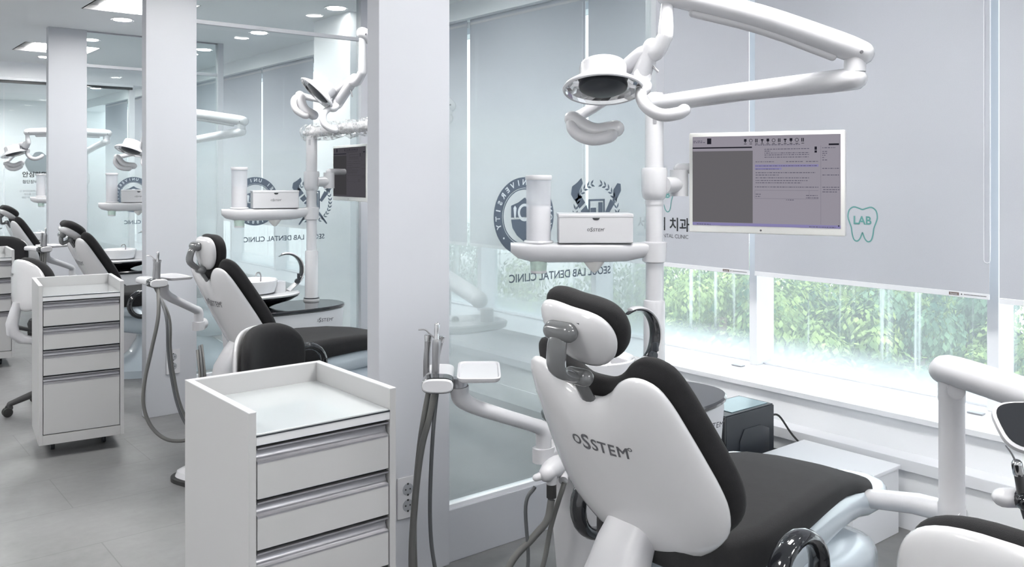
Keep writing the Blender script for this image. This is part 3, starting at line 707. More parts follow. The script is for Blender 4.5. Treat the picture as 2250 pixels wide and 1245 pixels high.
def osstem(b, o, x, y, size, depth=.0006, proj=None):
    """lettering laid out from the left; first letters larger"""
    o, x, y = Vector(o), Vector(x).normalized(), Vector(y).normalized()
    items = []; cx = 0
    for ch, k, dy in logo_letters:
        st = size * (k if ch != 'o' else 1.05)
        vs, fs, w = glyphs('O' if ch == 'o' else ch, st * (.74 if ch == 'o' else 1), .0 if ch == 'M' else .018, .12)
        items.append((vs, fs, cx, (.06 if ch == 'o' else (-.06 if k == 1.22 else 0)) * size))
        if ch == 'M': items.append((vs, fs, cx + size * .03, 0)); cx += size * .03
        cx += w + size * .05
    vs, fs, w = glyphs('o', size * .46, .01); items.append((vs, fs, cx - size * .03, size * .46)); cx += w
    for vs, fs, ox, oy in items:
        V = []
        for a, c in vs:
            p = o + x * (a + ox - cx / 2) + y * (c + oy)
            V.append(b.bm.verts.new(proj(p) if proj else p + x.cross(y) * depth))
        for f in fs:
            try: b.bm.faces.new([V[i] for i in f])
            except ValueError: pass
    return b
def seat_rings(xs, hw, zt, th, cy=0.0, round_=.03, n=8, bulge=.012):
    """cross sections along x: flat-topped rounded bars"""
    out = []
    for x, w, z, t in zip(xs, hw, zt, th):
        r = min(round_, t * .48, w * .9); pts = []
        def arc(cx_, cz, a0, a1):
            for i in range(n): a = a0 + (a1 - a0) * i / (n - 1); pts.append((cx_ + r * math.cos(a), cz + r * math.sin(a)))
        arc(w - r, z - r, 0, math.pi / 2)
        for q in (.6, .2, -.2, -.6): pts.append(((w - r) * q, z + bulge * (1 - q * q) * min(1, w / .2)))
        arc(-w + r, z - r, math.pi / 2, math.pi); arc(-w + r, z - t + r, math.pi, 1.5 * math.pi); arc(w - r, z - t + r, 1.5 * math.pi, 2 * math.pi)
        out.append([Vector((x, a + cy, c)) for a, c in pts])
    return out
def make_chair(label, loc, rz, head_tilt=33, head_pos=(-.340, -.006, 1.072), roll=11):
    t = thing('dental_chair', label, 'dental chair', loc, rz, 'dental treatment chairs')
    # ---- backrest shell
    sh = B().puff(back_outline, lambda u, v, h: back_fn(u, v, h), d1=.034, d2=.02, p1=4.5, p2=8, ks=(1, .992, .97, .93, .86, .75, .6, .42, .2))
    bvh = BVHTree.FromBMesh(sh.bm)
    def proj(p):
        hit = bvh.ray_cast(p + NB * .5, -NB)
        return (hit[0] + NB * .0008) if hit[0] is not None else p
    s = sh.obj('back_shell', 'shell', t, ang=60)
    lb = B(); osstem(lb, back_fn(-.014, .118, 0), (0, -1, 0), UB, .047, proj=proj)
    lb.obj('maker_lettering', 'ink', s, recalc=False)
    # ---- back cushion
    big = [(u * 1.02 + math.copysign(.005, u), v * 1.02 + .012) for u, v in back_outline]
    B().puff(big, lambda u, v, h: back_fn(u, v, h, -.046, .05), d1=.028, d2=.042, p1=9, p2=4.5, ks=(1, .992, .97, .93, .86, .75, .6, .42, .2)).obj('back_cushion', 'fabric', t, ang=70)
    # ---- headrest
    hp = Vector(head_pos); a = R(head_tilt); uh = Vector((-math.sin(a), 0, math.cos(a))); nh = Vector((-math.cos(a), 0, -math.sin(a)))
    cr_, sr_ = math.cos(R(roll)), math.sin(R(roll))
    hf = lambda u, v, h, k=0.0, c=.014: hp + Vector((0, 1, 0)) * (u * cr_ - v * sr_) + uh * (u * sr_ + v * cr_) + nh * (h + k + c * (1 - (u / .13) ** 2))
    hs = B().puff([(u * .92, v * .93) for u, v in head_outline], lambda u, v, h: hf(u, v, h), d1=.030, d2=.012, p1=3.2, p2=8).obj('headrest_shell', 'shell', t, ang=60)
    B().puff(head_outline, lambda u, v, h: hf(u, v, h, -.030), d1=.020, d2=.038, p1=9, p2=4).obj('headrest_cushion', 'fabric', t, ang=70)
    # ---- bracket
    j1 = hf(.006, .036, .018) + nh * .020; j2 = Vector((-.335, 0, .975)) + Vector((-.012, .0, -.005)); Yv = Vector((0, 1, 0))
    br = B()
    br.tube([j1 - Yv * .020, j1 + Yv * .026], [.0215, .0215], 24, cap='round')
    br.tube([j2 - Yv * .022, j2 + Yv * .022], [.0185, .0185], 24, cap='round')
    mid = (j1 + j2) / 2 + nh * .038 + Vector((0, .006, -.008))
    br.tube([j1 + Yv * .006, j1 * .7 + mid * .3 + nh * .012, mid, j2 * .7 + mid * .3 + nh * .006, j2], [.024, .026, .027, .025, .022], 14, 5, flat=.5, up=Yv)
    br = br.obj('headrest_bracket', 'bracket', t)
    B().tube([j2, back_fn(0, .30, .012), back_fn(0, .225, .004)], [.020, .022, .024], 12, flat=.35, up=Yv).obj('bracket_tongue', 'bracket', br)
    B().prism([(-.040, .052), (.046, .052), (.046, .050), (.050, -.008), (.040, -.008), (.034, .044), (-.040, .044)], hf(0, 0, .0175), (0, -1, 0), uh, .0045).box(hf(.010, .040, .020), (.004, .066, .02), .001, rot=Euler((0, R(90 - head_tilt) , 0)).to_matrix()).obj('bracket_socket', 'rubber', hs)
    # ---- support column behind the seat
    col = B()
    sec = [((-.150, .014, .60), .060, .040), ((-.180, .014, .555), .068, .045), ((-.215, .014, .49), .073, .052), ((-.225, .014, .42), .075, .058), ((-.205, .01, .35), .076, .062), ((-.15, 0, .28), .075, .06), ((-.05, 0, .24), .08, .05)]
    rg = []
    for i, (p, w, d) in enumerate(sec):
        q0 = Vector(sec[max(i - 1, 0)][0]); q1 = Vector(sec[min(i + 1, len(sec) - 1)][0]); dr = (q1 - q0).normalized(); nx = Yv.cross(dr)
        rg.append([Vector(p) + Yv * a_ * w + nx * b_ * d for a_, b_ in superell(1, 1, 28, 3.2)])
    col.rings(rg).obj('back_support', 'white2', t)
    # ---- seat
    cyl_ = [0, 0, 0, .0, .01, .025, .035, .04, .045, .045, .045, .045, .045, .045]
    xs = [-.15, -.145, -.125, -.07, .05, .25, .42, .55, .66, .76, .85, .90, .925, .935]
    hw = [.11, .13, .155, .190, .220, .212, .190, .163, .132, .104, .082, .072, .066, .052]
    zt = [.575, .590, .597, .600, .602, .606, .598, .582, .555, .524, .492, .474, .466, .458]
    th = [.03, .065, .085, .10, .105, .095, .085, .078, .072, .068, .066, .064, .060, .050]
    B().rings([[p + Vector((0, c_, 0)) for p in r_] for r_, c_ in zip(seat_rings(xs, hw, zt, th, bulge=.006), cyl_)]).obj('seat_cushion', 'fabric', t, ang=60)
    xs2 = [-.12, -.05, .05, .25, .42, .55, .66, .76, .85, .94, 1.01, 1.06, 1.09]
    hw2 = [.13, .180, .212, .222, .206, .186, .162, .138, .118, .098, .076, .052, .022]
    zt2 = [.535, .54, .545, .555, .555, .543, .523, .497, .470, .447, .434, .425, .416]
    cy2 = [0, 0, .01, .045, .058, .062, .064, .064, .060, .056, .052, .05, .05]
    th2 = [.06, .08, .09, .10, .10, .09, .085, .08, .078, .068, .056, .042, .018]
    B().rings([[p + Vector((0, c_, .20 * p.y)) for p in r_] for r_, c_ in zip(seat_rings(xs2, hw2, zt2, th2, bulge=.0, round_=.04), cy2)]).obj('seat_shell', 'bluish', t, ang=60)
    # ---- link arm and base
    B().rings([[Vector((x, a_ * w, z + b_ * h_)) for a_, b_ in superell(1, 1, 28, 3)] for x, w, z, h_ in ((-.12, .09, .40, .07), (.05, .13, .38, .09), (.30, .165, .35, .11), (.50, .170, .32, .11), (.66, .150, .30, .10), (.78, .11, .28, .08), (.86, .05, .27, .045))]).obj('under_cover', 'bluish', t)
    B().rings([[Vector((cx_ + a_ * l, b_ * w, z)) for a_, b_ in superell(1, 1, 36, 2.6)] for cx_, l, w, z in ((.28, .17, .10, .40), (.30, .19, .12, .32), (.34, .24, .14, .24), (.38, .34, .17, .15), (.40, .44, .21, .09), (.40, .50, .245, .05), (.40, .51, .25, .0))]).obj('chair_base', 'bluish', t)
    # ---- arm rests: black loops on both sides
    for sy in (-1, 1):
        pts = []
        for i in range(24):
            a_ = 2 * math.pi * i / 24
            pts.append(Vector((.04 + .088 * math.cos(a_), sy * .295, .525 + .085 * math.sin(a_))))
        arm = B(); arm.rings([[p + (Vector((math.cos(2 * math.pi * i / 24), 0, math.sin(2 * math.pi * i / 24))) * rx * math.cos(b_) + Yv * ry * math.sin(b_)) for b_ in [2 * math.pi * k / 12 for k in range(12)]] for i, p in enumerate(pts) for rx, ry in [(.017, .026)]], False, False)
        # close the loop
        arm.bm.verts.ensure_lookup_table(); n = 12; N = 24
        for k in range(n): arm.bm.faces.new((arm.bm.verts[(N - 1) * n + k], arm.bm.verts[(N - 1) * n + (k + 1) % n], arm.bm.verts[(k + 1) % n], arm.bm.verts[k]))
        arm = arm.obj('armrest', 'black', t)
        B().tube([(.04, sy * .29, .44), (.04, sy * .26, .45), (.03, sy * .20, .47)], [.018, .022, .024], 12, 4).obj('armrest_pivot', 'bluish', arm)
    return t
ch0 = make_chair('nearest dental chair, large pale shell back with maker lettering facing the camera', (1.65, 1.39, 0), 2)
def chair_copy(dx, k, label, rz=2, dy=0, **kw): return make_chair(label, (1.65 + dx, 1.385 + dy + PITCH * k, 0), rz, **kw)
chair_copy(.14, 1, 'dental chair in the second bay beside the hanging grey hoses', head_tilt=8, head_pos=(-.31, 0, 1.05), roll=0)
chair_copy(.13, 2, 'dental chair in the third bay, its back above the mid drawer cart', dy=-.2, head_tilt=58, head_pos=(-.335, 0, 1.03), roll=0)
chair_copy(.22, 3, 'farthest dental chair at the left, in front of the lettered glass wall', head_tilt=58, head_pos=(-.335, 0, 1.06), roll=0)
# ================================================================== unit cabinet with cuspidor, pole and tray
def V3(*a): return Vector(a)
def make_unit(label, k, tray_dir, tray_z, px_=.24, py_=.14, loc=None):
    t = thing('dental_unit', label, 'dental unit', loc or (2.14, 1.98 + PITCH * k, 0), 0, 'dental unit cabinets with pole')
    c = B()
    lv = [(0, .285, .15), (.03, .295, .155), (.10, .30, .16), (.35, .325, .172), (.55, .345, .184), (.625, .352, .188), (.64, .348, .185)]
    c.rings([[V3(a * rx, b * ry, z) for a, b in superell(1, 1, 48, 2.5)] for z, rx, ry in lv]).obj('cabinet', 'white2', t)
    B().rings([[V3(a * rx, b * ry, z) for a, b in superell(1, 1, 48, 2.5)] for z, rx, ry in ((.64, .350, .187), (.648, .358, .197), (.658, .360, .199), (.664, .354, .193))]).obj('cabinet_top', 'black', t)
    f = B(); f.box((.0, -.1735, .34), (.20, .004, .003)).obj('door_seam', 'ink', t)
    lb = B(); osstem(lb, (.16, -.1835, .585), (1, -.10, 0), (0, 0, 1), .028, .002); lb.obj('maker_lettering', 'ink', t, recalc=False)
    # cuspidor
    p = B(); el = lambda rx, ry, z, ox=0: [V3(-.14 + ox + a * rx, .03 + b * ry, z) for a, b in superell(1, 1, 44, 2)]
    p.rings([el(.06, .05, .664), el(.10, .07, .68), el(.19, .12, .70), el(.235, .145, .722), el(.24, .15, .730)]).obj('cuspidor_underside', 'black', t)
    B().rings([el(.24, .15, .730), el(.243, .153, .738), el(.238, .148, .745)]).obj('cuspidor_platform', 'white', t)
    bw = B(); bw.lathe([(.085, .745), (.108, .755), (.120, .790), (.125, .822), (.121, .826), (.114, .82), (.106, .785), (.08, .762), (.02, .755)], o=(-.16, .03, 0), n=44); bw.obj('cuspidor_bowl', 'porcelain', t)
    bx = B(); bx.rings([[V3(-.025 + a * .036, .03 + b * .05, z) for a, b in superell(1, 1, 28, 4)] for z in (.745, .80, .806)]); bx.obj('cup_stand', 'white', t)
    B().tube([(-.095, .10, .80), (-.095, .10, .835), (-.105, .095, .853), (-.125, .088, .852), (-.132, .082, .835)], .0045, 8, 4).obj('rinse_spout', 'steel', t)
    arc = [V3(.03 + .10 * math.cos(R(a)) , .035, .862 + .10 * math.sin(R(a))) for a in range(-62, 118, 12)]
    fc = B(); fc.tube([V3(.04, .035, .745)] + arc, [.030, .029, .028, .026, .022, .014], 14, 3, flat=.32, up=(0, 1, 0)).obj('cup_filler', 'white', t)
    arc2 = [V3(.03 + .094 * math.cos(R(a)), .033, .862 + .094 * math.sin(R(a))) for a in range(-50, 126, 12)]
    B().tube(arc2, [.024, .024, .024, .022, .018, .010], 14, 3, flat=.22, up=(0, 1, 0)).obj('cup_filler_lining', 'black', t)
    B().cyl((.085, -.002, .80), (.085, .014, .80), .014, n=16).box((.090, .0, .83), (.012, .02, .03), .003).obj('filler_sensor', 'blackm', t)
    # pole
    q = B(); q.lathe([(.048, .664), (.048, .672), (.0405, .676), (.0385, .70), (.0385, .950), (.0365, .957), (.030, .960), (.030, 1.30)], o=(px_, py_, 0), n=32); q.obj('pole', 'white', t)
    B().lathe([(.046, .664), (.046, .678), (.040, .680)], o=(px_, py_, 0), n=28).obj('pole_foot', 'blackm', t)
    B().lathe([(.030, 1.315), (.040, 1.325), (.0455, 1.345), (.0465, 1.42), (.044, 1.432), (.031, 1.433)], o=(px_, py_, 0), n=32).obj('monitor_collar', 'white', t)
    B().lathe([(.0325, 1.30), (.0325, 1.645)], o=(px_, py_, 0), n=32).obj('upper_pole', 'white', t)
    B().box((px_ - .024, py_ - .0235, 1.605), (.001, .013, .034), rot=Euler((0, 0, R(45))).to_matrix()).obj('pole_sticker', 'alu', t)
    # tray bracket: local x runs away from the pole
    d = Vector((*tray_dir, 0)).normalized(); ax = Vector((d.y, -d.x, 0))     # ax: toward the camera side
    if ax.y > 0: ax = -ax
    P0 = V3(px_, py_, 0)
    def w(x, y, z): return P0 + d * x + ax * y + V3(0, 0, z)
    tr = B(); z0 = tray_z
    secs = [(.02, .036, .030), (.06, .040, .036), (.10, .050, .043), (.16, .060, .045), (.38, .062, .046), (.44, .058, .044), (.49, .044, .034), (.515, .022, .018)]
    tr.rings([[w(x, a * wy, z0 - .012 + (b * h * 1.3 if b < 0 else b * .012)) for a, b in superell(1, 1, 28, 2.4)] for x, wy, h in secs])
    tr = tr.obj('tray', 'white', t)
    B().lathe([(.031, z0 - .074), (.042, z0 - .068), (.045, z0 + .000), (.031, z0 + .004)], o=(px_, py_, 0), n=32).obj('tray_collar', 'white', tr)
    B().lathe([(.040, -.012), (.052, 0), (.054, .006), (.050, .012)], o=w(.415, .0, z0 - .004), n=32).obj('cup_seat', 'white', tr)
    # things standing in the tray
    o = (Vector(t.location) + w(.415, 0, z0 + .002))
    cp = thing('cup_dispenser', 'tall clear cup tube standing on the unit tray, ' + ['left of the near tissue box', 'in the second bay', 'third bay, above the mid cart', 'farthest one, mostly behind the post'][k], 'cup dispenser', o, 0, 'clear cup dispenser tubes')
    B().lathe([(.044, 0), (.044, .225)], n=32, cap0=False, cap1=False).lathe([(.0425, .225), (.0425, 0)], n=32, cap0=False, cap1=False).obj('tube', 'cup_plastic', cp, recalc=False)
    B().lathe([(.047, .222), (.048, .226), (.048, .236), (.046, .239)], n=32).obj('cap', 'white2', cp)
    cs = B(); cs.lathe([(.040, .0)] + [(.040 - (.0012 if i % 2 else 0), .004 + i * .004) for i in range(30)] + [(.039, .128)], n=28); cs.obj('paper_cups', 'cupwhite', cp)
    B().lathe([(.026, -.108), (.028, -.102), (.031, -.066), (.031, -.05)], n=24).obj('hanging_cup', 'green', cp)
    B().lathe([(.0262, -.1115), (.0285, -.1095), (.0285, -.102)], n=24).obj('cup_rim', 'white2', cp)
    o2 = Vector(t.location) + w(.215, 0, z0 + .001); rz = math.degrees(math.atan2(-d.y, -d.x))
    bx = thing('tissue_box', 'white lettered tissue box on the unit tray, ' + ['beside the near cup tube', 'in the second bay', 'third bay, above the mid cart', 'farthest one behind the post'][k], 'tissue box', o2, rz, 'white tissue boxes')
    B().box((0, 0, .047), (.262, .115, .094), .004).obj('body', 'white2', bx)
    B().box((0, 0, .097), (.266, .119, .014), .004).obj('lid', 'white', bx)
    B().prism([(-.013, .006), (.013, .006), (.010, .0005), (.005, -.002), (-.005, -.002), (-.010, .0005)], (0, -.0585, .083), (1, 0, 0), (0, 0, 1), .0006).obj('thumb_notch', 'black', bx)
    lb = B(); osstem(lb, (.0, -.0580, .042), (1, 0, 0), (0, 0, 1), .0165, .0003); lb.obj('maker_lettering', 'ink', bx, recalc=False)
    ti = B(); rnd = random.Random(5 + k)
    prof = [(.052, .030, 0), (.045, .026, -.018), (.028, .018, -.036), (.014, .010, -.052), (.004, .004, -.060)]
    ti.rings([[V3(a * rx * (1 + .10 * math.sin(5 * i_ + z_ * 90)), b * ry * (1 + .15 * math.cos(7 * i_)), z_ - .048) for i_, (a, b) in enumerate(superell(1, 1, 20, 1.6))] for rx, ry, z_ in prof])
    ti.obj('tissue', 'tissue', bx)
    return t
make_unit('nearest dental unit with white pole, tray and black-rimmed basin, behind the near chair', 0, (-.78, .62), 1.165)
make_unit('dental unit with black-topped cabinet and basin in the second bay', 1, (-.96, .27), 1.215, loc=(2.14, 1.98 + PITCH + .02, 0))
make_unit('dental unit in the third bay, basin and tray left of the second post', 2, (-.97, .24), 1.19)
make_unit('farthest dental unit, only its tray tip and basin beside the narrow post', 3, (-.97, .24), 1.19)

# ================================================================== monitors
def make_monitor(label, cl, cr, zt, hgt, pole, tilt=0, dim=False):
    """cl / cr: left and right ends (x, y) of the screen as seen from the chair"""
    cl, cr = Vector((*cl, 0)), Vector((*cr, 0)); x = (cr - cl).normalized(); W = (cr - cl).length; n = Vector((x.y, -x.x, 0)); mid = (cl + cr) / 2; zb = zt - hgt
    t = thing('monitor', label, 'monitor', (mid.x, mid.y, zb), 0, 'white monitors on pole arms')
    up = V3(0, 0, 1); bz, bb = .014, .026
    def pt(a, b, h=0): return x * a + up * b + n * h
    bd = B(); M3 = Matrix((x, -n, up)).transposed()
    bd.box(pt(0, hgt / 2, -.016), (W, .030, hgt), .005, rot=M3).box(pt(0, hgt / 2, -.04), (W * .55, .03, hgt * .55), .012, rot=M3)
    bd.obj('housing', 'bezel', t)
    S = B(); sw, sh = W - 2 * bz, hgt - bz - bb; ox, oz = -sw / 2, bb
    def rect(b, u0, v0, u1, v1, h):    # u,v from the top left, 0..1
        b.flat([(ox + sw * u0, oz + sh * (1 - v1)), (ox + sw * u1, oz + sh * (1 - v1)), (ox + sw * u1, oz + sh * (1 - v0)), (ox + sw * u0, oz + sh * (1 - v0))], (0, 0, 0), x, up, h)
    rect(S, 0, 0, 1, 1, .0002); S = S.obj('screen', 'scr_dim' if dim else 'scr_light', t, recalc=False)
    g = B(); rect(g, 0, .165, .425, .965, .0005); g.obj('image_pane', 'scr_dimgrey' if dim else 'scr_grey', S, recalc=False)
    k = B(); rect(k, 0, .12, .42, .135, .0006); rect(k, .105, .02, .135, .085, .0006); rect(k, .925, .10, .99, .118, .0006); rect(k, .835, .13, .85, .165, .0006); rect(k, .835, .172, .85, .195, .0006); rect(k, .985, .965, .992, .98, .0006)
    k.obj('dark_bars', 'scr_black', S, recalc=False)
    b2 = B(); rect(b2, 0, .968, 1, 1, .0005); rect(b2, .44, .32, .86, .345, .0005); rect(b2, .44, .355, .62, .375, .0005); b2.obj('taskbar', 'scr_dim' if dim else 'scr_blue', S, recalc=False)
    ln = B(); rnd = random.Random(2)
    for u in (.50, .505): pass
    for row, (u0, u1) in ((.045, (.005, .07)), (.062, (.005, .09)), (.10, (.44, .74)), (.147, (.505, .80)), (.168, (.505, .545)), (.19, (.505, .80)), (.21, (.505, .80)), (.235, (.505, .80)), (.285, (.445, .57)), (.285, (.65, .76)), (.285, (.78, .86)), (.405, (.445, .84)), (.43, (.445, .60)), (.46, (.445, .80)), (.49, (.445, .79)), (.515, (.445, .75)), (.56, (.44, .86)),
                          (.64, (.445, .48)), (.665, (.445, .48)), (.65, (.78, .86)), (.675, (.78, .86)), (.70, (.65, .70)), (.14, (.885, .97)), (.18, (.885, .915)), (.20, (.885, .915)), (.22, (.885, .905)), (.245, (.885, .90)), (.27, (.885, .915)), (.36, (.885, .995)), (.43, (.885, .995)), (.56, (.885, .995)), (.585, (.89, .995)), (.61, (.885, .98)), (.33, (.445, .85)), (.365, (.445, .6)), (.985, (.03, .13)), (.985, (.80, .97))):
        u = u0
        while u < u1:
            L = rnd.uniform(.004, .02); rect(ln, u, row, min(u + L, u1), row + .008, .0008); u += L + rnd.uniform(.003, .006)
    for u in (.44, .80, .875): rect(ln, u, .60 if u < .85 else .12, u + .001, .69 if u < .85 else .96, .0008)
    for v in (.60, .69): rect(ln, .44, v, .86, v + .002, .0008)
    ln.obj('text_lines', 'scr_dimgrey' if dim else 'scr_text', S, recalc=False)
    ic = B()
    for i in range(11):
        u = .365 + i * .0385; kd = i % 4
        if kd == 0: rect(ic, u, .035, u + .018, .065, .0008); rect(ic, u + .006, .066, u + .012, .078, .0008)
        elif kd == 1: ic.ribbon([(ox + sw * (u + .009) + .0055 * math.cos(R(a)), oz + sh * .945 + .0055 * math.sin(R(a))) for a in range(0, 360, 30)], (0, 0, 0), x, up, .0016, depth=.0008)
        elif kd == 2: rect(ic, u, .035, u + .006, .075, .0008); rect(ic, u + .010, .035, u + .016, .075, .0008)
        else: rect(ic, u, .04, u + .018, .055, .0008); rect(ic, u + .006, .055, u + .012, .08, .0008)
        rect(ic, u, .088, u + .018, .094, .0008)
    ic.obj('toolbar_icons', 'scr_black', S, recalc=False)
    lg = B(); lg.flat([(-.010 + .0035 * math.cos(R(a)), .0125 + .0035 * math.sin(R(a))) for a in range(0, 360, 30)], (0, 0, 0), x, up, .0006).text('LG', (.003, 0, .0095), x, up, .0085, bold=.02, depth=.0006)
    lg.obj('maker_logo', 'ink', t, recalc=False)
    # arm from the pole collar
    pl = Vector((*pole, 0)) - Vector((mid.x, mid.y, 0)); zc = 1.375 - zb + (0 if tilt == 0 else 0)
    back = pt(-W * .22, hgt * .52, -.075)
    j = pl + V3(.100, -.030, zc); a = B()
    a.tube([j + V3(0, 0, -.045), j + V3(0, 0, .05)], .033, 24).tube([pl + V3(.02, -.03, zc - .005), j + V3(0, 0, -.005)], .030, 16)
    a.tube([j + V3(0, 0, .055), V3(back.x, back.y, zc + .055)], .019, 16, cap='round').tube([V3(back.x, back.y, zc + .055), back + n * .03 + V3(0, 0, -.0)], .02, 16)
    a.obj('swivel_arm', 'white', t)
    return t
M['bezel'] = mat('white_monitor_housing', (.70, .70, .68), .3, var=.01)
M['scr_light'] = emit('lit_screen_lilac', (.235, .22, .255), 1.0)
M['scr_grey'] = emit('lit_screen_grey', (.105, .10, .108), 1.0)
M['scr_dim'] = emit('dim_screen', (.055, .052, .06), 1.0); M['scr_dimgrey'] = emit('dim_screen_grey', (.038, .037, .04), 1.0)
M['scr_black'] = emit('lit_screen_black', (.012, .012, .018), 1.0)
M['scr_blue'] = emit('lit_screen_blue', (.19, .175, .33), 1.0)
M['scr_text'] = emit('lit_screen_text', (.085, .08, .11), 1.0)
make_monitor('white monitor showing a grey and lilac screen, right of the near pole', (2.479, 2.044), (2.683, 1.556), 1.556, .354, (2.38, 2.12))
make_monitor('white monitor with dark screen in the second bay, cut by the near post', (2.66, 5.10), (2.60, 4.56), 1.595, .345, (2.38, 4.83), dim=True)

# ================================================================== operating lamps
def make_lamp(label, pole, elbow, T, Yb, hc, yaw, roll, pitch, wrap=False, zpole=1.66, detail=True):
    pole, elbow, T, Yb, hc = map(Vector, (pole, elbow, T, Yb, hc))
    t = thing('operating_lamp', label, 'lamp', (pole.x, pole.y, 1.65), 0, 'operating lamps on folding arms')
    o = Vector(t.location); P_ = lambda v: Vector(v) - o
    b = B(); z1 = elbow.z - .075
    A, E1 = P_((pole.x, pole.y, zpole)), P_((elbow.x, elbow.y, z1))
    b.lathe([(.035, -.004), (.037, .0), (.037, .030), (.030, .05), (.0, .054)], o=(0, 0, 0), n=28)
    b.tube([A, A + (E1 - A) * .12, A + (E1 - A) * .5 + V3(0, 0, .004), A + (E1 - A) * .9, E1], [.030, .031, .031, .034, .034], 20, 3, cap='round', flat=1.15, up=(0, 0, 1)); b.obj('lower_arm', 'white', t)
    c = B(); c.lathe([(.031, z1 - o.z + .02), (.031, z1 - o.z + .066), (.028, z1 - o.z + .068), (.028, elbow.z - o.z)], o=(E1.x, E1.y, 0), n=28); c.obj('elbow_joint', 'white2', t)
    E2, T2 = P_(elbow), P_(T); u = (T2 - E2).normalized()
    a2 = B(); mid = (E2 + T2) / 2 + V3(0, 0, .022)
    a2.tube([E2 - u * .02 + V3(0, 0, .006), E2 + u * .05 + V3(0, 0, .012), mid, T2 - u * .06 + V3(0, 0, .012), T2 + V3(0, 0, .004)], [.036, .038, .037, .034, .032], 22, 4, cap='round', flat=1.12, up=(0, 0, 1)); a2 = a2.obj('upper_arm', 'white', t)
    side = u.cross(V3(0, 0, 1)).normalized()
    B().tube([E2 + u * .07 - V3(0, 0, .030), mid - V3(0, 0, .036), T2 - u * .08 - V3(0, 0, .026)], [.013, .015, .013], 12, 3, cap='round').obj('spring_cover', 'white2', a2)
    s = B()
    for p_ in (E2 - u * .005, T2 - u * .01):
        for sg in (1, -1): s.cyl(p_ + side * sg * .034, p_ + side * sg * .042, .005, n=10)
    s.obj('screw', 'ink', a2)
    # yoke
    Y0, Y1 = P_((T.x, T.y, T.z - .02)), P_(Yb); hcl = P_(hc)
    Rm = (Matrix.Rotation(R(yaw), 3, 'Z') @ Matrix.Rotation(R(pitch), 3, 'X') @ Matrix.Rotation(R(roll), 3, 'Y'))
    L = lambda x, y, z: hcl + Rm @ V3(x, y, z)
    yk = B(); J = L(.112, .03, .038)
    yk.tube([Y0, Y0 * .5 + Y1 * .5, Y1 + (Y0 - Y1).normalized() * .03, Y1], [.018, .021, .023, .023], 18, 3, cap='round')
    back = L(.055, .06, .072)
    yk.tube([Y1, Y1 + V3(0, 0, -.025) + (back - Y1) * .2, (Y1 + back) / 2, back], [.023, .026, .026, .022], 18, 5, cap='round')
    yk.tube([(Y1 + back) / 2 + (Y1 - back) * .22, J], [.027, .029], 20, cap='round')
    yk = yk.obj('yoke', 'white', t)
    sd = (Rm @ V3(.2, -1, 0)).normalized()
    B().cyl(J - sd * -.012, J + sd * .034, .028, n=28, bev=.005).obj('pivot_cap', 'white', yk)
    q = (Y1 + back) / 2 + (Y1 - back) * .05
    B().tube([q + V3(0, 0, -.02) + sd * .01, q + V3(0, 0, -.045) + sd * .02 + (Rm @ V3(.035, 0, -.02))], .004, 10).obj('brake_lever', 'steel', yk)
    # head
    h = B(); h.xf(Matrix())
    prof = [(.060, .080), (.066, .076), (.070, .066), (.071, .035), (.075, .026), (.098, .014), (.116, .002), (.1205, -.004), (.1205, -.009), (.117, -.012), (.112, -.010)]
    h.rings([[L(r * math.cos(2 * math.pi * i / 48), r * math.sin(2 * math.pi * i / 48), z) for i in range(48)] for r, z in prof], True, False); h = h.obj('lamp_housing', 'white', t)
    rf = B(); rf.rings([[L(r * math.cos(2 * math.pi * (i + (.5 if j % 2 else 0)) / 26), r * math.sin(2 * math.pi * (i + (.5 if j % 2 else 0)) / 26), z) for i in range(26)] for j, (r, z) in enumerate([(.113, -.010), (.108, .000), (.100, .008), (.090, .014), (.078, .018), (.066, .020)])], False, False)
    rf.obj('faceted_reflector', 'facet', h, ang=3)
    B().rings([[L(r * math.cos(2 * math.pi * i / 26), r * math.sin(2 * math.pi * i / 26), z) for i in range(26)] for r, z in [(.070, .024), (.073, .004), (.070, -.004), (.055, -.012), (.02, -.017)]]).obj('centre_cover', 'blackm', h)
    # fork round the head and handles
    f = B(); J2 = L(-.085, .12, -.055)
    f.tube([back, L(.075, .10, .055), L(.02, .155, .02), L(-.06, .16, -.03), J2], [.018, .017, .016, .018, .022], 16, 5, cap='round')
    f.tube([J, L(.122, -.01, .0), L(.108, -.02, -.02)], [.022, .022, .019], 16, 3)
    f.tube([J2, L(-.02, .125, -.095), L(.05, .12, -.085)], [.024, .028, .026], 16, 4, cap='round', flat=1.3, up=(0, 0, 1))
    f = f.obj('fork', 'white', yk)
    B().tube([L(.108, -.02, -.02), L(.108, -.04, -.055), L(.124, -.06, -.090), L(.160, -.07, -.112), L(.205, -.075, -.108), L(.222, -.075, -.098)], [.0165, .0175, .018, .0185, .0185, .018], 18, 5, cap='round').obj('handle', 'white2', t)
    B().tube([J2, L(-.085, .10, -.095), L(-.06, .085, -.125), L(-.025, .075, -.138), L(.020, .075, -.130), L(.032, .075, -.122)], [.0165, .0175, .018, .0185, .0185, .018], 18, 5, cap='round').obj('handle', 'white2', t)
    if wrap:
        rnd = random.Random(4); w = B(); N = 46; ring = []
        pts = [A + (E1 - A) * (-.06 + 1.0 * i / N) for i in range(N)]; xx, yy, _ = frame(E1 - A)
        for p in pts:
            r0 = .046 + rnd.uniform(-.007, .010); ring.append([p + xx * (r0 + rnd.uniform(-.006, .008)) * math.cos(2 * math.pi * i / 18) + yy * (r0 + rnd.uniform(-.006, .008)) * math.sin(2 * math.pi * i / 18) for i in range(18)])
        wr = w.rings(ring, False, False).obj('plastic_wrap', 'wrapfilm', ang=20); wr.location = o
        tag(wr, 'crinkled clear plastic wrap around the lower lamp arm in the second bay', 'plastic wrap')
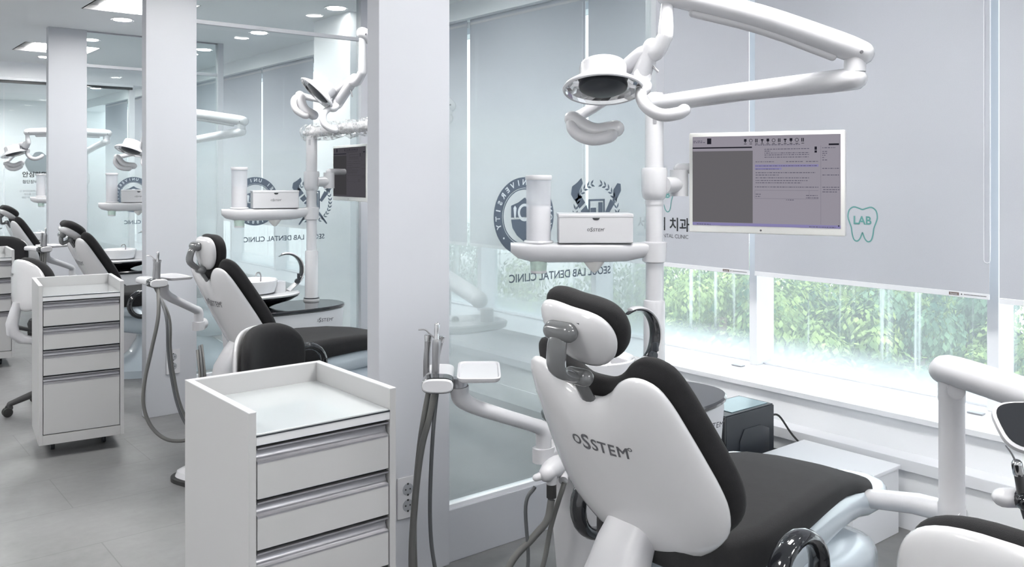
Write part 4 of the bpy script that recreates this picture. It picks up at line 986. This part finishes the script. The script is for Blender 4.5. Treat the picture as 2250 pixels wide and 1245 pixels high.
    return t
M['facet'] = mat('mirror_facets', (.80, .81, .82), .08, 1.0, var=.25, scale=40)
def wrapfilm():
    m = bpy.data.materials.new('crinkled_clear_film'); m.use_nodes = True; t = m.node_tree; t.nodes.clear()
    o = t.nodes.new('ShaderNodeOutputMaterial'); tr = t.nodes.new('ShaderNodeBsdfTransparent'); gl = t.nodes.new('ShaderNodeBsdfGlossy'); gl.inputs['Roughness'].default_value = .12
    df = t.nodes.new('ShaderNodeBsdfDiffuse'); df.inputs[0].default_value = (.85, .86, .87, 1)
    m1 = t.nodes.new('ShaderNodeMixShader'); m1.inputs[0].default_value = .35; t.links.new(gl.outputs[0], m1.inputs[1]); t.links.new(df.outputs[0], m1.inputs[2])
    n = t.nodes.new('ShaderNodeTexNoise'); n.inputs['Scale'].default_value = 55; tc = t.nodes.new('ShaderNodeTexCoord'); t.links.new(tc.outputs['Object'], n.inputs['Vector'])
    cr = t.nodes.new('ShaderNodeValToRGB'); cr.color_ramp.elements[0].position = .45; cr.color_ramp.elements[0].color = (.15,) * 3 + (1,); cr.color_ramp.elements[1].position = .62; cr.color_ramp.elements[1].color = (.8,) * 3 + (1,)
    t.links.new(n.outputs['Fac'], cr.inputs[0]); mx = t.nodes.new('ShaderNodeMixShader'); t.links.new(cr.outputs[0], mx.inputs[0]); t.links.new(tr.outputs[0], mx.inputs[1]); t.links.new(m1.outputs[0], mx.inputs[2])
    t.links.new(mx.outputs[0], o.inputs[0]); return m
M['wrapfilm'] = wrapfilm()
make_lamp('nearest operating lamp with long folded white arms, above the near chair', (2.38, 2.12), (2.425, 1.375, 1.765), (2.005, 1.735, 1.935), (1.985, 1.725, 1.815), (1.852, 1.850, 1.665), -39, 1, -17)
make_lamp('operating lamp in the second bay with plastic wrapped lower arm', (2.38, 4.83), (2.80, 4.02, 1.80), (2.33, 4.13, 2.16), (2.345, 4.155, 1.96), (2.22, 4.43, 1.86), -27, 44, -10, wrap=True, zpole=1.665)
make_lamp('operating lamp in the third bay, its head left of the second post', (2.38, 7.50), (2.60, 6.45, 1.815), (2.10, 7.00, 1.90), (2.11, 7.05, 1.76), (2.02, 7.23, 1.605), -15, 18, -12)
make_lamp('farthest operating lamp, in front of the lettered glass wall', (2.38, 10.19), (2.44, 9.58, 1.835), (1.735, 9.66, 1.83), (1.745, 9.66, 1.73), (1.635, 9.75, 1.625), -8, -16, -10)

# ================================================================== assistant arm with tray and instruments
def make_assist(label, loc, rz, ext=0.0):
    """origin: pivot on the cabinet end; the arm runs toward -x"""
    t = thing('assistant_arm', label, 'instrument arm', loc, rz, 'assistant instrument arms'); e = ext
    b = B()
    b.rings([[V3(.0 + a * .036, c * .026, z) for a, c in superell(1, 1, 28, 2.4)] for z in (-.028, -.024, .010, .014)]).tube([(0, 0, -.006), (.055, .01, -.004)], [.026, .030], 20).cyl((0, 0, .012), (0, 0, .052), .0235, n=24)
    b.obj('knuckle', 'white2', t)
    a = B(); a.tube([(.0, 0, .030), (-.004, 0, .066), (-.04, .004, .086), (-.13 - e * .5, .012, .132), (-.20 - e, .022, .172), (-.236 - e, .028, .20), (-.242 - e, .028, .232)], [.0235, .0235, .020, .020, .0215, .026, .0265], 16, 4, flat=1.0); a.obj('arm', 'white2', t)
    B().cyl((-.242 - e, .028, .228), (-.242 - e, .028, .256), .0225, n=20).obj('swivel', 'alu', t)
    # tray; long side away from the camera
    dx, dy = V3(.60, .80, 0), V3(.78, -.62, 0)      # along, across
    o = V3(-.29 - e, -.035, .262)
    def P(u, v, z): return o + dx * u + dy * v + V3(0, 0, z)
    tb = B(); Rt = Matrix((dx, Vector((-.8, .6, 0)), V3(0, 0, 1))).transposed()
    acr = Vector((.8, -.6, 0))
    tb.rings([[o + dx * (.095 + a_ * (.112 + s_)) + acr * (.055 + b_ * (.058 + s_)) + V3(0, 0, z) for a_, b_ in superell(1, 1, 36, 8)] for z, s_ in ((0, -.004), (.004, 0), (.012, .002), (.013, -.003), (.0085, -.006))]); tb.obj('instrument_tray', 'white', t)
    pd = B(); s0 = o - acr * .055 + V3(0, 0, -.006) - dx * .02
    def slot(rr, w_, h_, u): return [s0 + dx * u + acr * a_ * w_ + V3(0, 0, b_ * h_) for a_, b_ in superell(1, 1, 32, 3.2)]
    pd.rings([slot(0, .038, .015, -.004), slot(0, .0415, .019, 0), slot(0, .0415, .019, .02), slot(0, .040, .018, .024)]); pd.obj('pod_front', 'white', t)
    pd = B(); pd.rings([slot(0, .039, .017, .024), slot(0, .039, .017, .20), slot(0, .034, .012, .206)]); pd.obj('pod', 'white', t)
    B().rings([slot(0, .0415, .0185, .002), slot(0, .0425, .0215, .004), slot(0, .0425, .0215, .052), slot(0, .041, .019, .054)]).obj('pod_panel', 'black', t)
    return t, s0 + V3(0, 0, 0), dx
def make_handpiece(label, base, lean, kind, hose, hr, hm='hose'):
    base = Vector(base)
    t = thing('suction_handpiece', label, 'dental handpiece', base, 0, 'suction and syringe handpieces in the arm holders')
    u = Vector(lean).normalized()
    if kind == 'syringe':
        B().tube([V3(0, 0, -.04), u * .03, u * .075, u * .085], [.009, .0105, .0125, .011], 14, 3).obj('body', 'steel', t)
        B().tube([u * .08, u * .10 + V3(-.001, 0, 0), u * .125], [.0075, .0062, .0075], 14, 3, cap='round').obj('head', 'chrome', t)
        B().tube([u * .085, u * .10 + V3(-.015, .012, .0), u * .112 + V3(-.026, .02, 0), u * .112 + V3(-.040, .032, 0)], .0023, 8, 4).obj('nozzle', 'steel', t)
    else:
        B().tube([V3(0, 0, -.04), u * .02, u * .055, u * .075], [.0085, .0095, .0085, .0095], 14, 3).obj('body', 'steel', t)
        B().tube([u * .072, u * .092], [.0085, .0115], 16).cyl(u * .0925, u * .0935, .0085, n=14).obj('mouth', 'chrome', t)
    h = B(); h.tube([Vector(p) - base for p in hose], hr, 12, 8); h.obj('hose', hm, t)
    return t
at0, s0, dx0 = make_assist('instrument arm with small white tray, left of the near chair', (1.712, 1.958, .586), 0, .045)  # near arm, handpieces, hoses and connector scaled about the camera, pushed farther away
H1 = [(1.355, 2.000, 0.820), (1.345, 2.017, 0.734), (1.330, 2.033, 0.648), (1.317, 2.044, 0.508), (1.308, 2.046, 0.326), (1.316, 2.024, 0.133), (1.364, 1.955, 0.012), (1.450, 1.912, 0.012), (1.525, 1.955, 0.111), (1.597, 1.982, 0.264), (1.659, 1.944, 0.350), (1.689, 1.917, 0.401), (1.701, 1.911, 0.460)]  # hose points taken from image pixels, then scaled about the camera
H2 = [(1.366, 2.006, 0.820), (1.355, 2.014, 0.680), (1.349, 2.018, 0.470), (1.359, 2.009, 0.326), (1.396, 1.987, 0.165), (1.482, 1.955, 0.090), (1.590, 1.949, 0.154), (1.643, 1.949, 0.264), (1.640, 1.955, 0.443), (1.663, 1.940, 0.498)]
H3 = [(1.349, 2.021, 0.820), (1.338, 2.033, 0.734), (1.332, 2.046, 0.648), (1.327, 2.060, 0.508), (1.330, 2.067, 0.347), (1.353, 2.073, 0.176), (1.428, 2.051, 0.068), (1.547, 2.008, 0.090), (1.654, 1.955, 0.176), (1.693, 1.939, 0.262), (1.716, 1.927, 0.381), (1.748, 1.906, 0.501)]
make_handpiece('chrome syringe with bent nozzle standing in the near holder', (1.355, 2.000, 0.868), (.06, .02, 1), 'syringe', H2, .0055, 'darkhose')
make_handpiece('thick grey suction handpiece leaning right in the near holder', (1.362, 2.017, 0.868), (.22, -.06, 1), 'suction', H1, [.0085, .0095, .0095, .0105, .011], 'hose')
make_handpiece('second grey suction handpiece at the back of the near holder', (1.355, 2.046, 0.868), (.05, -.05, 1), 'suction', H3, .0075, 'hose')
# connector block on the cabinet end
cn = thing('hose_connector', 'white hose connector with black collar on the end of the near cabinet', 'hose connector', (1.718, 1.928, 0.541), 0)
B().tube([V3(.045, .03, .0), V3(.0, 0, .002), V3(-.03, -.012, -.004)], [.036, .032, .024], 22, 3, cap='round').tube([V3(-.03, -.008, -.006), V3(-.062, .0, -.012)], [.014, .010], 14, cap='round').tube([V3(-.016, -.016, -.01), V3(-.016, -.016, -.04)], [.017, .014], 14).obj('body', 'white2', cn)
B().cyl((-.016, -.016, -.075), (-.016, -.016, -.036), .0145, n=20).obj('collar', 'rubber', cn)
B().cyl((.025, -.022, -.034), (.045, -.003, -.024), .014, n=18).obj('side_port', 'white2', cn)

def arm_at(label, loc, rz, tag_, hoses, ext=0):
    t, s, dx = make_assist(label, loc, rz, ext); m = Matrix.Translation(loc) @ Matrix.Rotation(R(rz), 4, 'Z'); return m @ s, (m.to_3x3() @ dx)
sA, dA = arm_at('instrument arm with white tray in the second bay, right of the hanging hoses', (1.594, 4.513, .642), 40, '', None, .03)
hb = Vector((1.299, 4.20, 0))
def hoses2(s, dd, L, spread=.012):
    out = []
    for i in range(3): out.append([(s.x + dd.x * .01 + i * dd.x * .018, s.y + dd.y * .01 + i * dd.y * .018, s.z - .02)] + [(x + i * spread * .8, y + i * spread, z + i * dz) for (x, y, z), dz in L])
    return out
L1 = [((1.292, 4.19, .75), 0), ((1.265, 4.20, .60), 0), ((1.24, 4.215, .46), 0), ((1.235, 4.215, .34), .0), ((1.27, 4.19, .235), 0), ((1.34, 4.14, .18), 0), ((1.44, 4.12, .20), 0), ((1.53, 4.30, .34), 0), ((1.57, 4.46, .52), 0)]
L2 = [((1.316, 4.15, .75), 0), ((1.322, 4.146, .60), 0), ((1.334, 4.137, .48), 0), ((1.358, 4.117, .34), 0), ((1.40, 4.09, .24), 0), ((1.47, 4.14, .24), 0), ((1.54, 4.30, .38), 0), ((1.58, 4.46, .54), 0)]
base2 = [sA + dA * .012 + V3(0, 0, .017), sA + dA * .034 + V3(0, 0, .017), sA + dA * .06 + V3(0, 0, .017)]
for i, (nm, kd, ln_, L, r, hm, j) in enumerate((('chrome syringe in the second bay holder', 'syringe', (-.02, -.02, 1), L1, .0085, 'hose', 0), ('grey suction handpiece in the second bay holder, middle', 'suction', (.10, -.10, 1), L2, .0065, 'darkhose', 1), ('grey suction handpiece at the back of the second bay holder', 'suction', (.05, .02, 1), [(p, d) for p, d in L2], .006, 'hose', 2))):
    b_ = base2[j]; hs_ = [tuple(b_ - V3(0, 0, .04))] + [tuple(Vector(p) + V3(.010, .012, 0) * (j if i == 2 else 0)) for p, _ in L]
    make_handpiece(nm, b_, ln_, kd, hs_, r, hm)
for kk, loc, rz, nm in ((2, (1.594, 7.20, .642), 58, 'third bay'), (3, (1.594, 9.89, .642), 60, 'farthest bay')):
    s, dd = arm_at('instrument arm with small tray in the %s' % nm, loc, rz, '', None, .18)
    for j in range(3):
        b_ = s + dd * (.012 + .024 * j) + V3(0, 0, .017)
        hs_ = [tuple(b_ - V3(0, 0, .04)), tuple(b_ - V3(.003, -.01 * j, .25)), tuple(b_ + V3(.02 + .01 * j, .01 * j, -.55)), tuple(b_ + V3(.12, .10, -.72)), tuple(b_ + V3(.20, .26, -.58)), tuple(Vector(loc) + V3(-.03, -.03, -.10))]
        make_handpiece(['upright syringe', 'middle suction handpiece', 'rear suction handpiece'][j] + ' in the %s holder' % nm, b_, [(0, 0, 1), (.1, -.1, 1), (.05, .0, 1)][j], 'syringe' if j == 0 else 'suction', hs_, .007, 'hose')
# ================================================================== stools
st_out = superell(.245, .150, 48, 2.7)
def make_stool(label, loc, rz, arm=True, zc=.69, wide=1.0, rad=.50, lu=.02):
    """forward is +x; back centre stands above the origin"""
    t = thing('dentist_stool', label, 'stool', loc, rz, 'stools with wrap-around backs')
    def fn(u, v, h, sft=0): 
        a = u / rad; return V3(rad * (1 - math.cos(a)) * .8 - (h + sft), rad * math.sin(a) * wide, zc + v * (1 - .10 * (u / .25) ** 2))
    sh = B().puff(st_out, lambda u, v, h: fn(u, v, h), d1=.022, d2=.012, p1=6, p2=8); bvh = BVHTree.FromBMesh(sh.bm)
    s = sh.obj('back_shell', 'shell', t, ang=60)
    lb = B()
    def proj(p):
        hit = bvh.ray_cast(p - V3(.5, 0, 0), V3(1, 0, 0)); return hit[0] - V3(.0008, 0, 0) if hit[0] is not None else p
    osstem(lb, (0, lu, zc + .045), (0, -1, 0), (0, 0, 1), .030, proj=proj); lb.obj('maker_lettering', 'ink', s, recalc=False)
    B().puff([(a * 1.02, b * 1.035 + .004) for a, b in st_out], lambda u, v, h: fn(u, v, h, -.040), d1=.020, d2=.045, p1=9, p2=4).obj('back_cushion', 'fabric', t, ang=70)
    # bracket
    b = B(); rg = []
    sec = [((-.02, 0, zc - .10), .030, .020), ((-.035, 0, zc - .16), .034, .026), ((-.05, 0, zc - .22), .036, .030), ((-.045, 0, zc - .27), .038, .032), ((.0, 0, zc - .315), .036, .028), ((.08, 0, zc - .335), .032, .022), ((.17, 0, zc - .34), .03, .02)]
    for i, (p, w, d) in enumerate(sec):
        q0 = V3(*sec[max(i - 1, 0)][0]); q1 = V3(*sec[min(i + 1, len(sec) - 1)][0]); dr = (q1 - q0).normalized(); nx = V3(0, 1, 0).cross(dr)
        rg.append([V3(*p) + V3(0, 1, 0) * a_ * w + nx * b_ * d for a_, b_ in superell(1, 1, 24, 3)])
    b.rings(rg).obj('back_bracket', 'white2', t)
    sz = zc - .23
    B().lathe([(.02, sz - .05), (.17, sz - .05), (.19, sz - .035), (.195, sz - .01), (.185, sz + .012), (.15, sz + .022), (.0, sz + .024)], o=(.24, 0, 0), n=40).obj('seat', 'fabric', t)
    B().lathe([(.14, sz - .065), (.16, sz - .06), (.165, sz - .05)], o=(.24, 0, 0), n=32).obj('seat_plate', 'white2', t)
    B().lathe([(.026, .14), (.026, .30), (.018, .30), (.018, sz - .06)], o=(.24, 0, 0), n=20).obj('gas_column', 'steel', t)
    for i in range(5):
        a = R(72 * i + 152 + 20); d = V3(math.cos(a), math.sin(a), 0); o = V3(.24, 0, 0)
        lg = B().tube([o + V3(0, 0, .135), o + d * .09 + V3(0, 0, .130), o + d * .20 + V3(0, 0, .100), o + d * .29 + V3(0, 0, .072)], [.030, .024, .020, .016], 12, 4, cap='round', flat=.7, up=(0, 0, 1)).obj('base_leg', 'legblack', t)
        c = o + d * .295; sd = V3(-d.y, d.x, 0)
        cs = B().cyl(c + V3(0, 0, .050), c + V3(0, 0, .075), .012, n=12).tube([c + sd * -.004 + V3(0, 0, .05), c + sd * .004 + V3(0, 0, .05)], .022, 14).obj('caster', 'legblack', lg)
        B().cyl(c + sd * .007 + d * .008 + V3(0, 0, .027), c + sd * .022 + d * .008 + V3(0, 0, .027), .027, n=20, bev=.004).cyl(c - sd * .022 + d * .008 + V3(0, 0, .027), c - sd * .007 + d * .008 + V3(0, 0, .027), .027, n=20, bev=.004).obj('wheel', 'rubber', lg)
    return t
M['legblack'] = mat('dark_grey_base_plastic', (.05, .05, .052), .35, var=.05)
make_stool('pale-backed stool cut by the bottom right corner of the picture', (1.555, .60, 0), -4, zc=.645)
make_stool('stool with dark back cushion facing the camera, behind the near cart', (1.46, 3.50, 0), -58, zc=.632, wide=.92, rad=.34)
make_stool('stool with pale lettered back at the left, beside the mid cart', (1.01, 5.80, 0), 10, zc=.765, lu=.12)
make_stool('farthest stool, dark cushion above the leftmost cart', (1.40, 8.85, 0), -120, zc=.72)

# ================================================================== delivery units
def make_delivery(label, loc, rz, foot=True):
    """origin on the floor under the column"""
    t = thing('delivery_unit', label, 'delivery unit', loc, rz, 'delivery units on white arms')
    B().rings([[V3(x + a_ * w, y, z + b_ * h_) for a_, b_ in superell(1, 1, 24, 2.6)] for x, y, w, z, h_ in ((.0, .62, .035, .36, .02), (.09, .46, .04, .39, .024), (.11, .28, .042, .43, .026), (.085, .14, .040, .462, .027), (.035, .03, .038, .484, .026), (.0, -.03, .030, .488, .024))]).obj('link_arm', 'white', t)
    B().lathe([(.034, .475), (.0345, .52), (.0325, .525), (.0325, .795), (.034, .80), (.034, .865), (.02, .88)], n=32).obj('column', 'white2', t)
    B().cyl((-.035, -.028, .835), (-.02, -.02, .835), .022, n=24).obj('pivot_disc', 'white', t)
    e = V3(-.20, -.56, .83)
    B().tube([V3(.005, .022, .875), V3(-.02, -.02, .883), V3(-.11, -.27, .868), e + V3(.03, .05, .005), e], [.036, .040, .040, .038, .034], 22, 4, cap='round', flat=1.1, up=(0, 0, 1)).obj('swing_arm', 'white2', t)
    B().cyl((-.048, -.030, .873), (-.044, -.026, .873), .004, n=10).obj('screw', 'ink', t)
    # table
    o = V3(-.24, -.53, 0)
    B().rings([[o + V3(a_ * (.17 + s), b_ * (.13 + s), z) for a_, b_ in superell(1, 1, 40, 4)] for z, s in ((.70, -.03), (.712, -.004), (.735, 0), (.742, -.004))]).obj('table', 'white', t)
    B().cyl(o + V3(.05, -.08, .742), o + V3(.05, -.08, .80), .03, n=24).obj('table_neck', 'white2', t)
    Rp = (Matrix.Rotation(R(-40), 3, 'Z') @ Matrix.Rotation(R(38), 3, 'X'))
    pc = V3(-.43, -.37, .885)
    B().rings([[pc + Rp @ V3(a_ * (.085 + s), b_ * (.062 + s), z) for a_, b_ in superell(1, 1, 36, 3.4)] for z, s in ((-.012, -.012), (-.006, 0), (.004, .001), (.007, -.003))]).obj('control_panel', 'white2', t)
    B().rings([[pc + Rp @ V3(a_ * .080, b_ * .057, z) for a_, b_ in superell(1, 1, 36, 3.4)] for z in (.006, .0085)]).obj('touch_panel', 'black', t)
    # instrument rail
    r0 = V3(-.485, -.325, .742)
    rl = [r0, r0 + V3(.25, -.20, 0)]
    B().tube([o + V3(.0, .0, .725), V3(-.40, -.40, .735)], [.04, .03], 16, cap='round').tube([V3(-.36, -.43, .74), pc - Rp @ V3(0, 0, .015)], [.02, .02], 14).obj('rail_support', 'white', t)
    B().tube(rl, [.024, .024], 18, cap='round', flat=.8, up=(0, 1, 0)).obj('instrument_rail', 'white', t)
    for i in range(4):
        c = r0 + V3(.03 + .062 * i, .0 - .05 * i, 0); B().tube([c + V3(-.012, -.016, 0), c + V3(-.032, -.042, .004)], [.017, .019], 16, cap='round').obj('holder', 'black', t)
    return t, Matrix.Translation(loc) @ Matrix.Rotation(R(rz), 4, 'Z') @ Matrix.Translation(r0)
def turbine(label, m, i, led=False):
    base = m @ V3(.005 + .062 * i, -.034 - .05 * i, .008); dr = (m.to_3x3() @ V3(-.045, .01, .16)).normalized()
    t = thing('dental_handpiece', label, 'dental handpiece', base, 0, 'drill handpieces on the delivery rails')
    B().tube([dr * -.045, dr * -.01, dr * .03, dr * .058], [.0085, .0115, .010, .0095], 14, 3).obj('grip', 'legblack' if led else 'steel', t)
    B().tube([dr * .056, dr * .074], [.011, .0105], 14, cap='round').obj('collar', 'chrome', t)
    B().tube([dr * .07, dr * .095 + V3(-.004, .004, 0), dr * .115 + V3(-.012, .01, 0)], [.0022, .002, .0014], 8, 3).obj('needle', 'steel', t)
    if led: 
        B().sphere(dr * -.028 + V3(-.006, -.010, 0), .0075, (1, .6, 1.5), 14).obj('indicator', 'led', t)
    h = [dr * -.04, dr * -.09, V3(.01, .02, -.20), V3(.02, .03, -.36), V3(-.02, -.05, -.47), V3(-.06, -.20, -.40), V3(-.04, -.20, -.10)]
    B().tube(h, .006, 10, 6).obj('hose', 'darkhose', t)
    return t
dl, dm = make_delivery('nearest delivery unit, white column and swing arm at the right edge', (2.405, 1.085, 0), 0)
turbine('handpiece with blue light and fine needle at the right edge', dm, 0, True); turbine('second handpiece on the near delivery rail, outside the right edge', dm, 1); turbine('third handpiece on the near delivery rail', dm, 2)
d2, m2 = make_delivery('delivery unit in the second bay, hidden behind the near post', (2.62, 3.78, 0), 0)
turbine('pair-left handpiece beside the near post in the second bay', m2, 0, False); turbine('pair-right handpiece beside the near post in the second bay', m2, 1)
# foot control
fc = thing('foot_control', 'black and white foot control on the floor left of the near cart', 'foot control', (1.44, 4.05, 0), 20)
B().rings([[V3(a_ * (.10 + s), b_ * (.14 + s), z) for a_, b_ in superell(1, 1, 36, 3)] for z, s in ((0, 0), (.018, 0), (.022, -.004))]).obj('base_plate', 'rubber', fc)
B().rings([[V3(a_ * (.085 + s), b_ * (.12 + s), z) for a_, b_ in superell(1, 1, 36, 3)] for z, s in ((.022, 0), (.045, -.008), (.056, -.03))]).obj('cover', 'white', fc)
B().tube([V3(-.06, 0, .056), V3(-.055, 0, .10), V3(0, 0, .115), V3(.05, 0, .10), V3(.055, 0, .056)], .007, 10, 5).obj('carry_bar', 'rubber', fc)
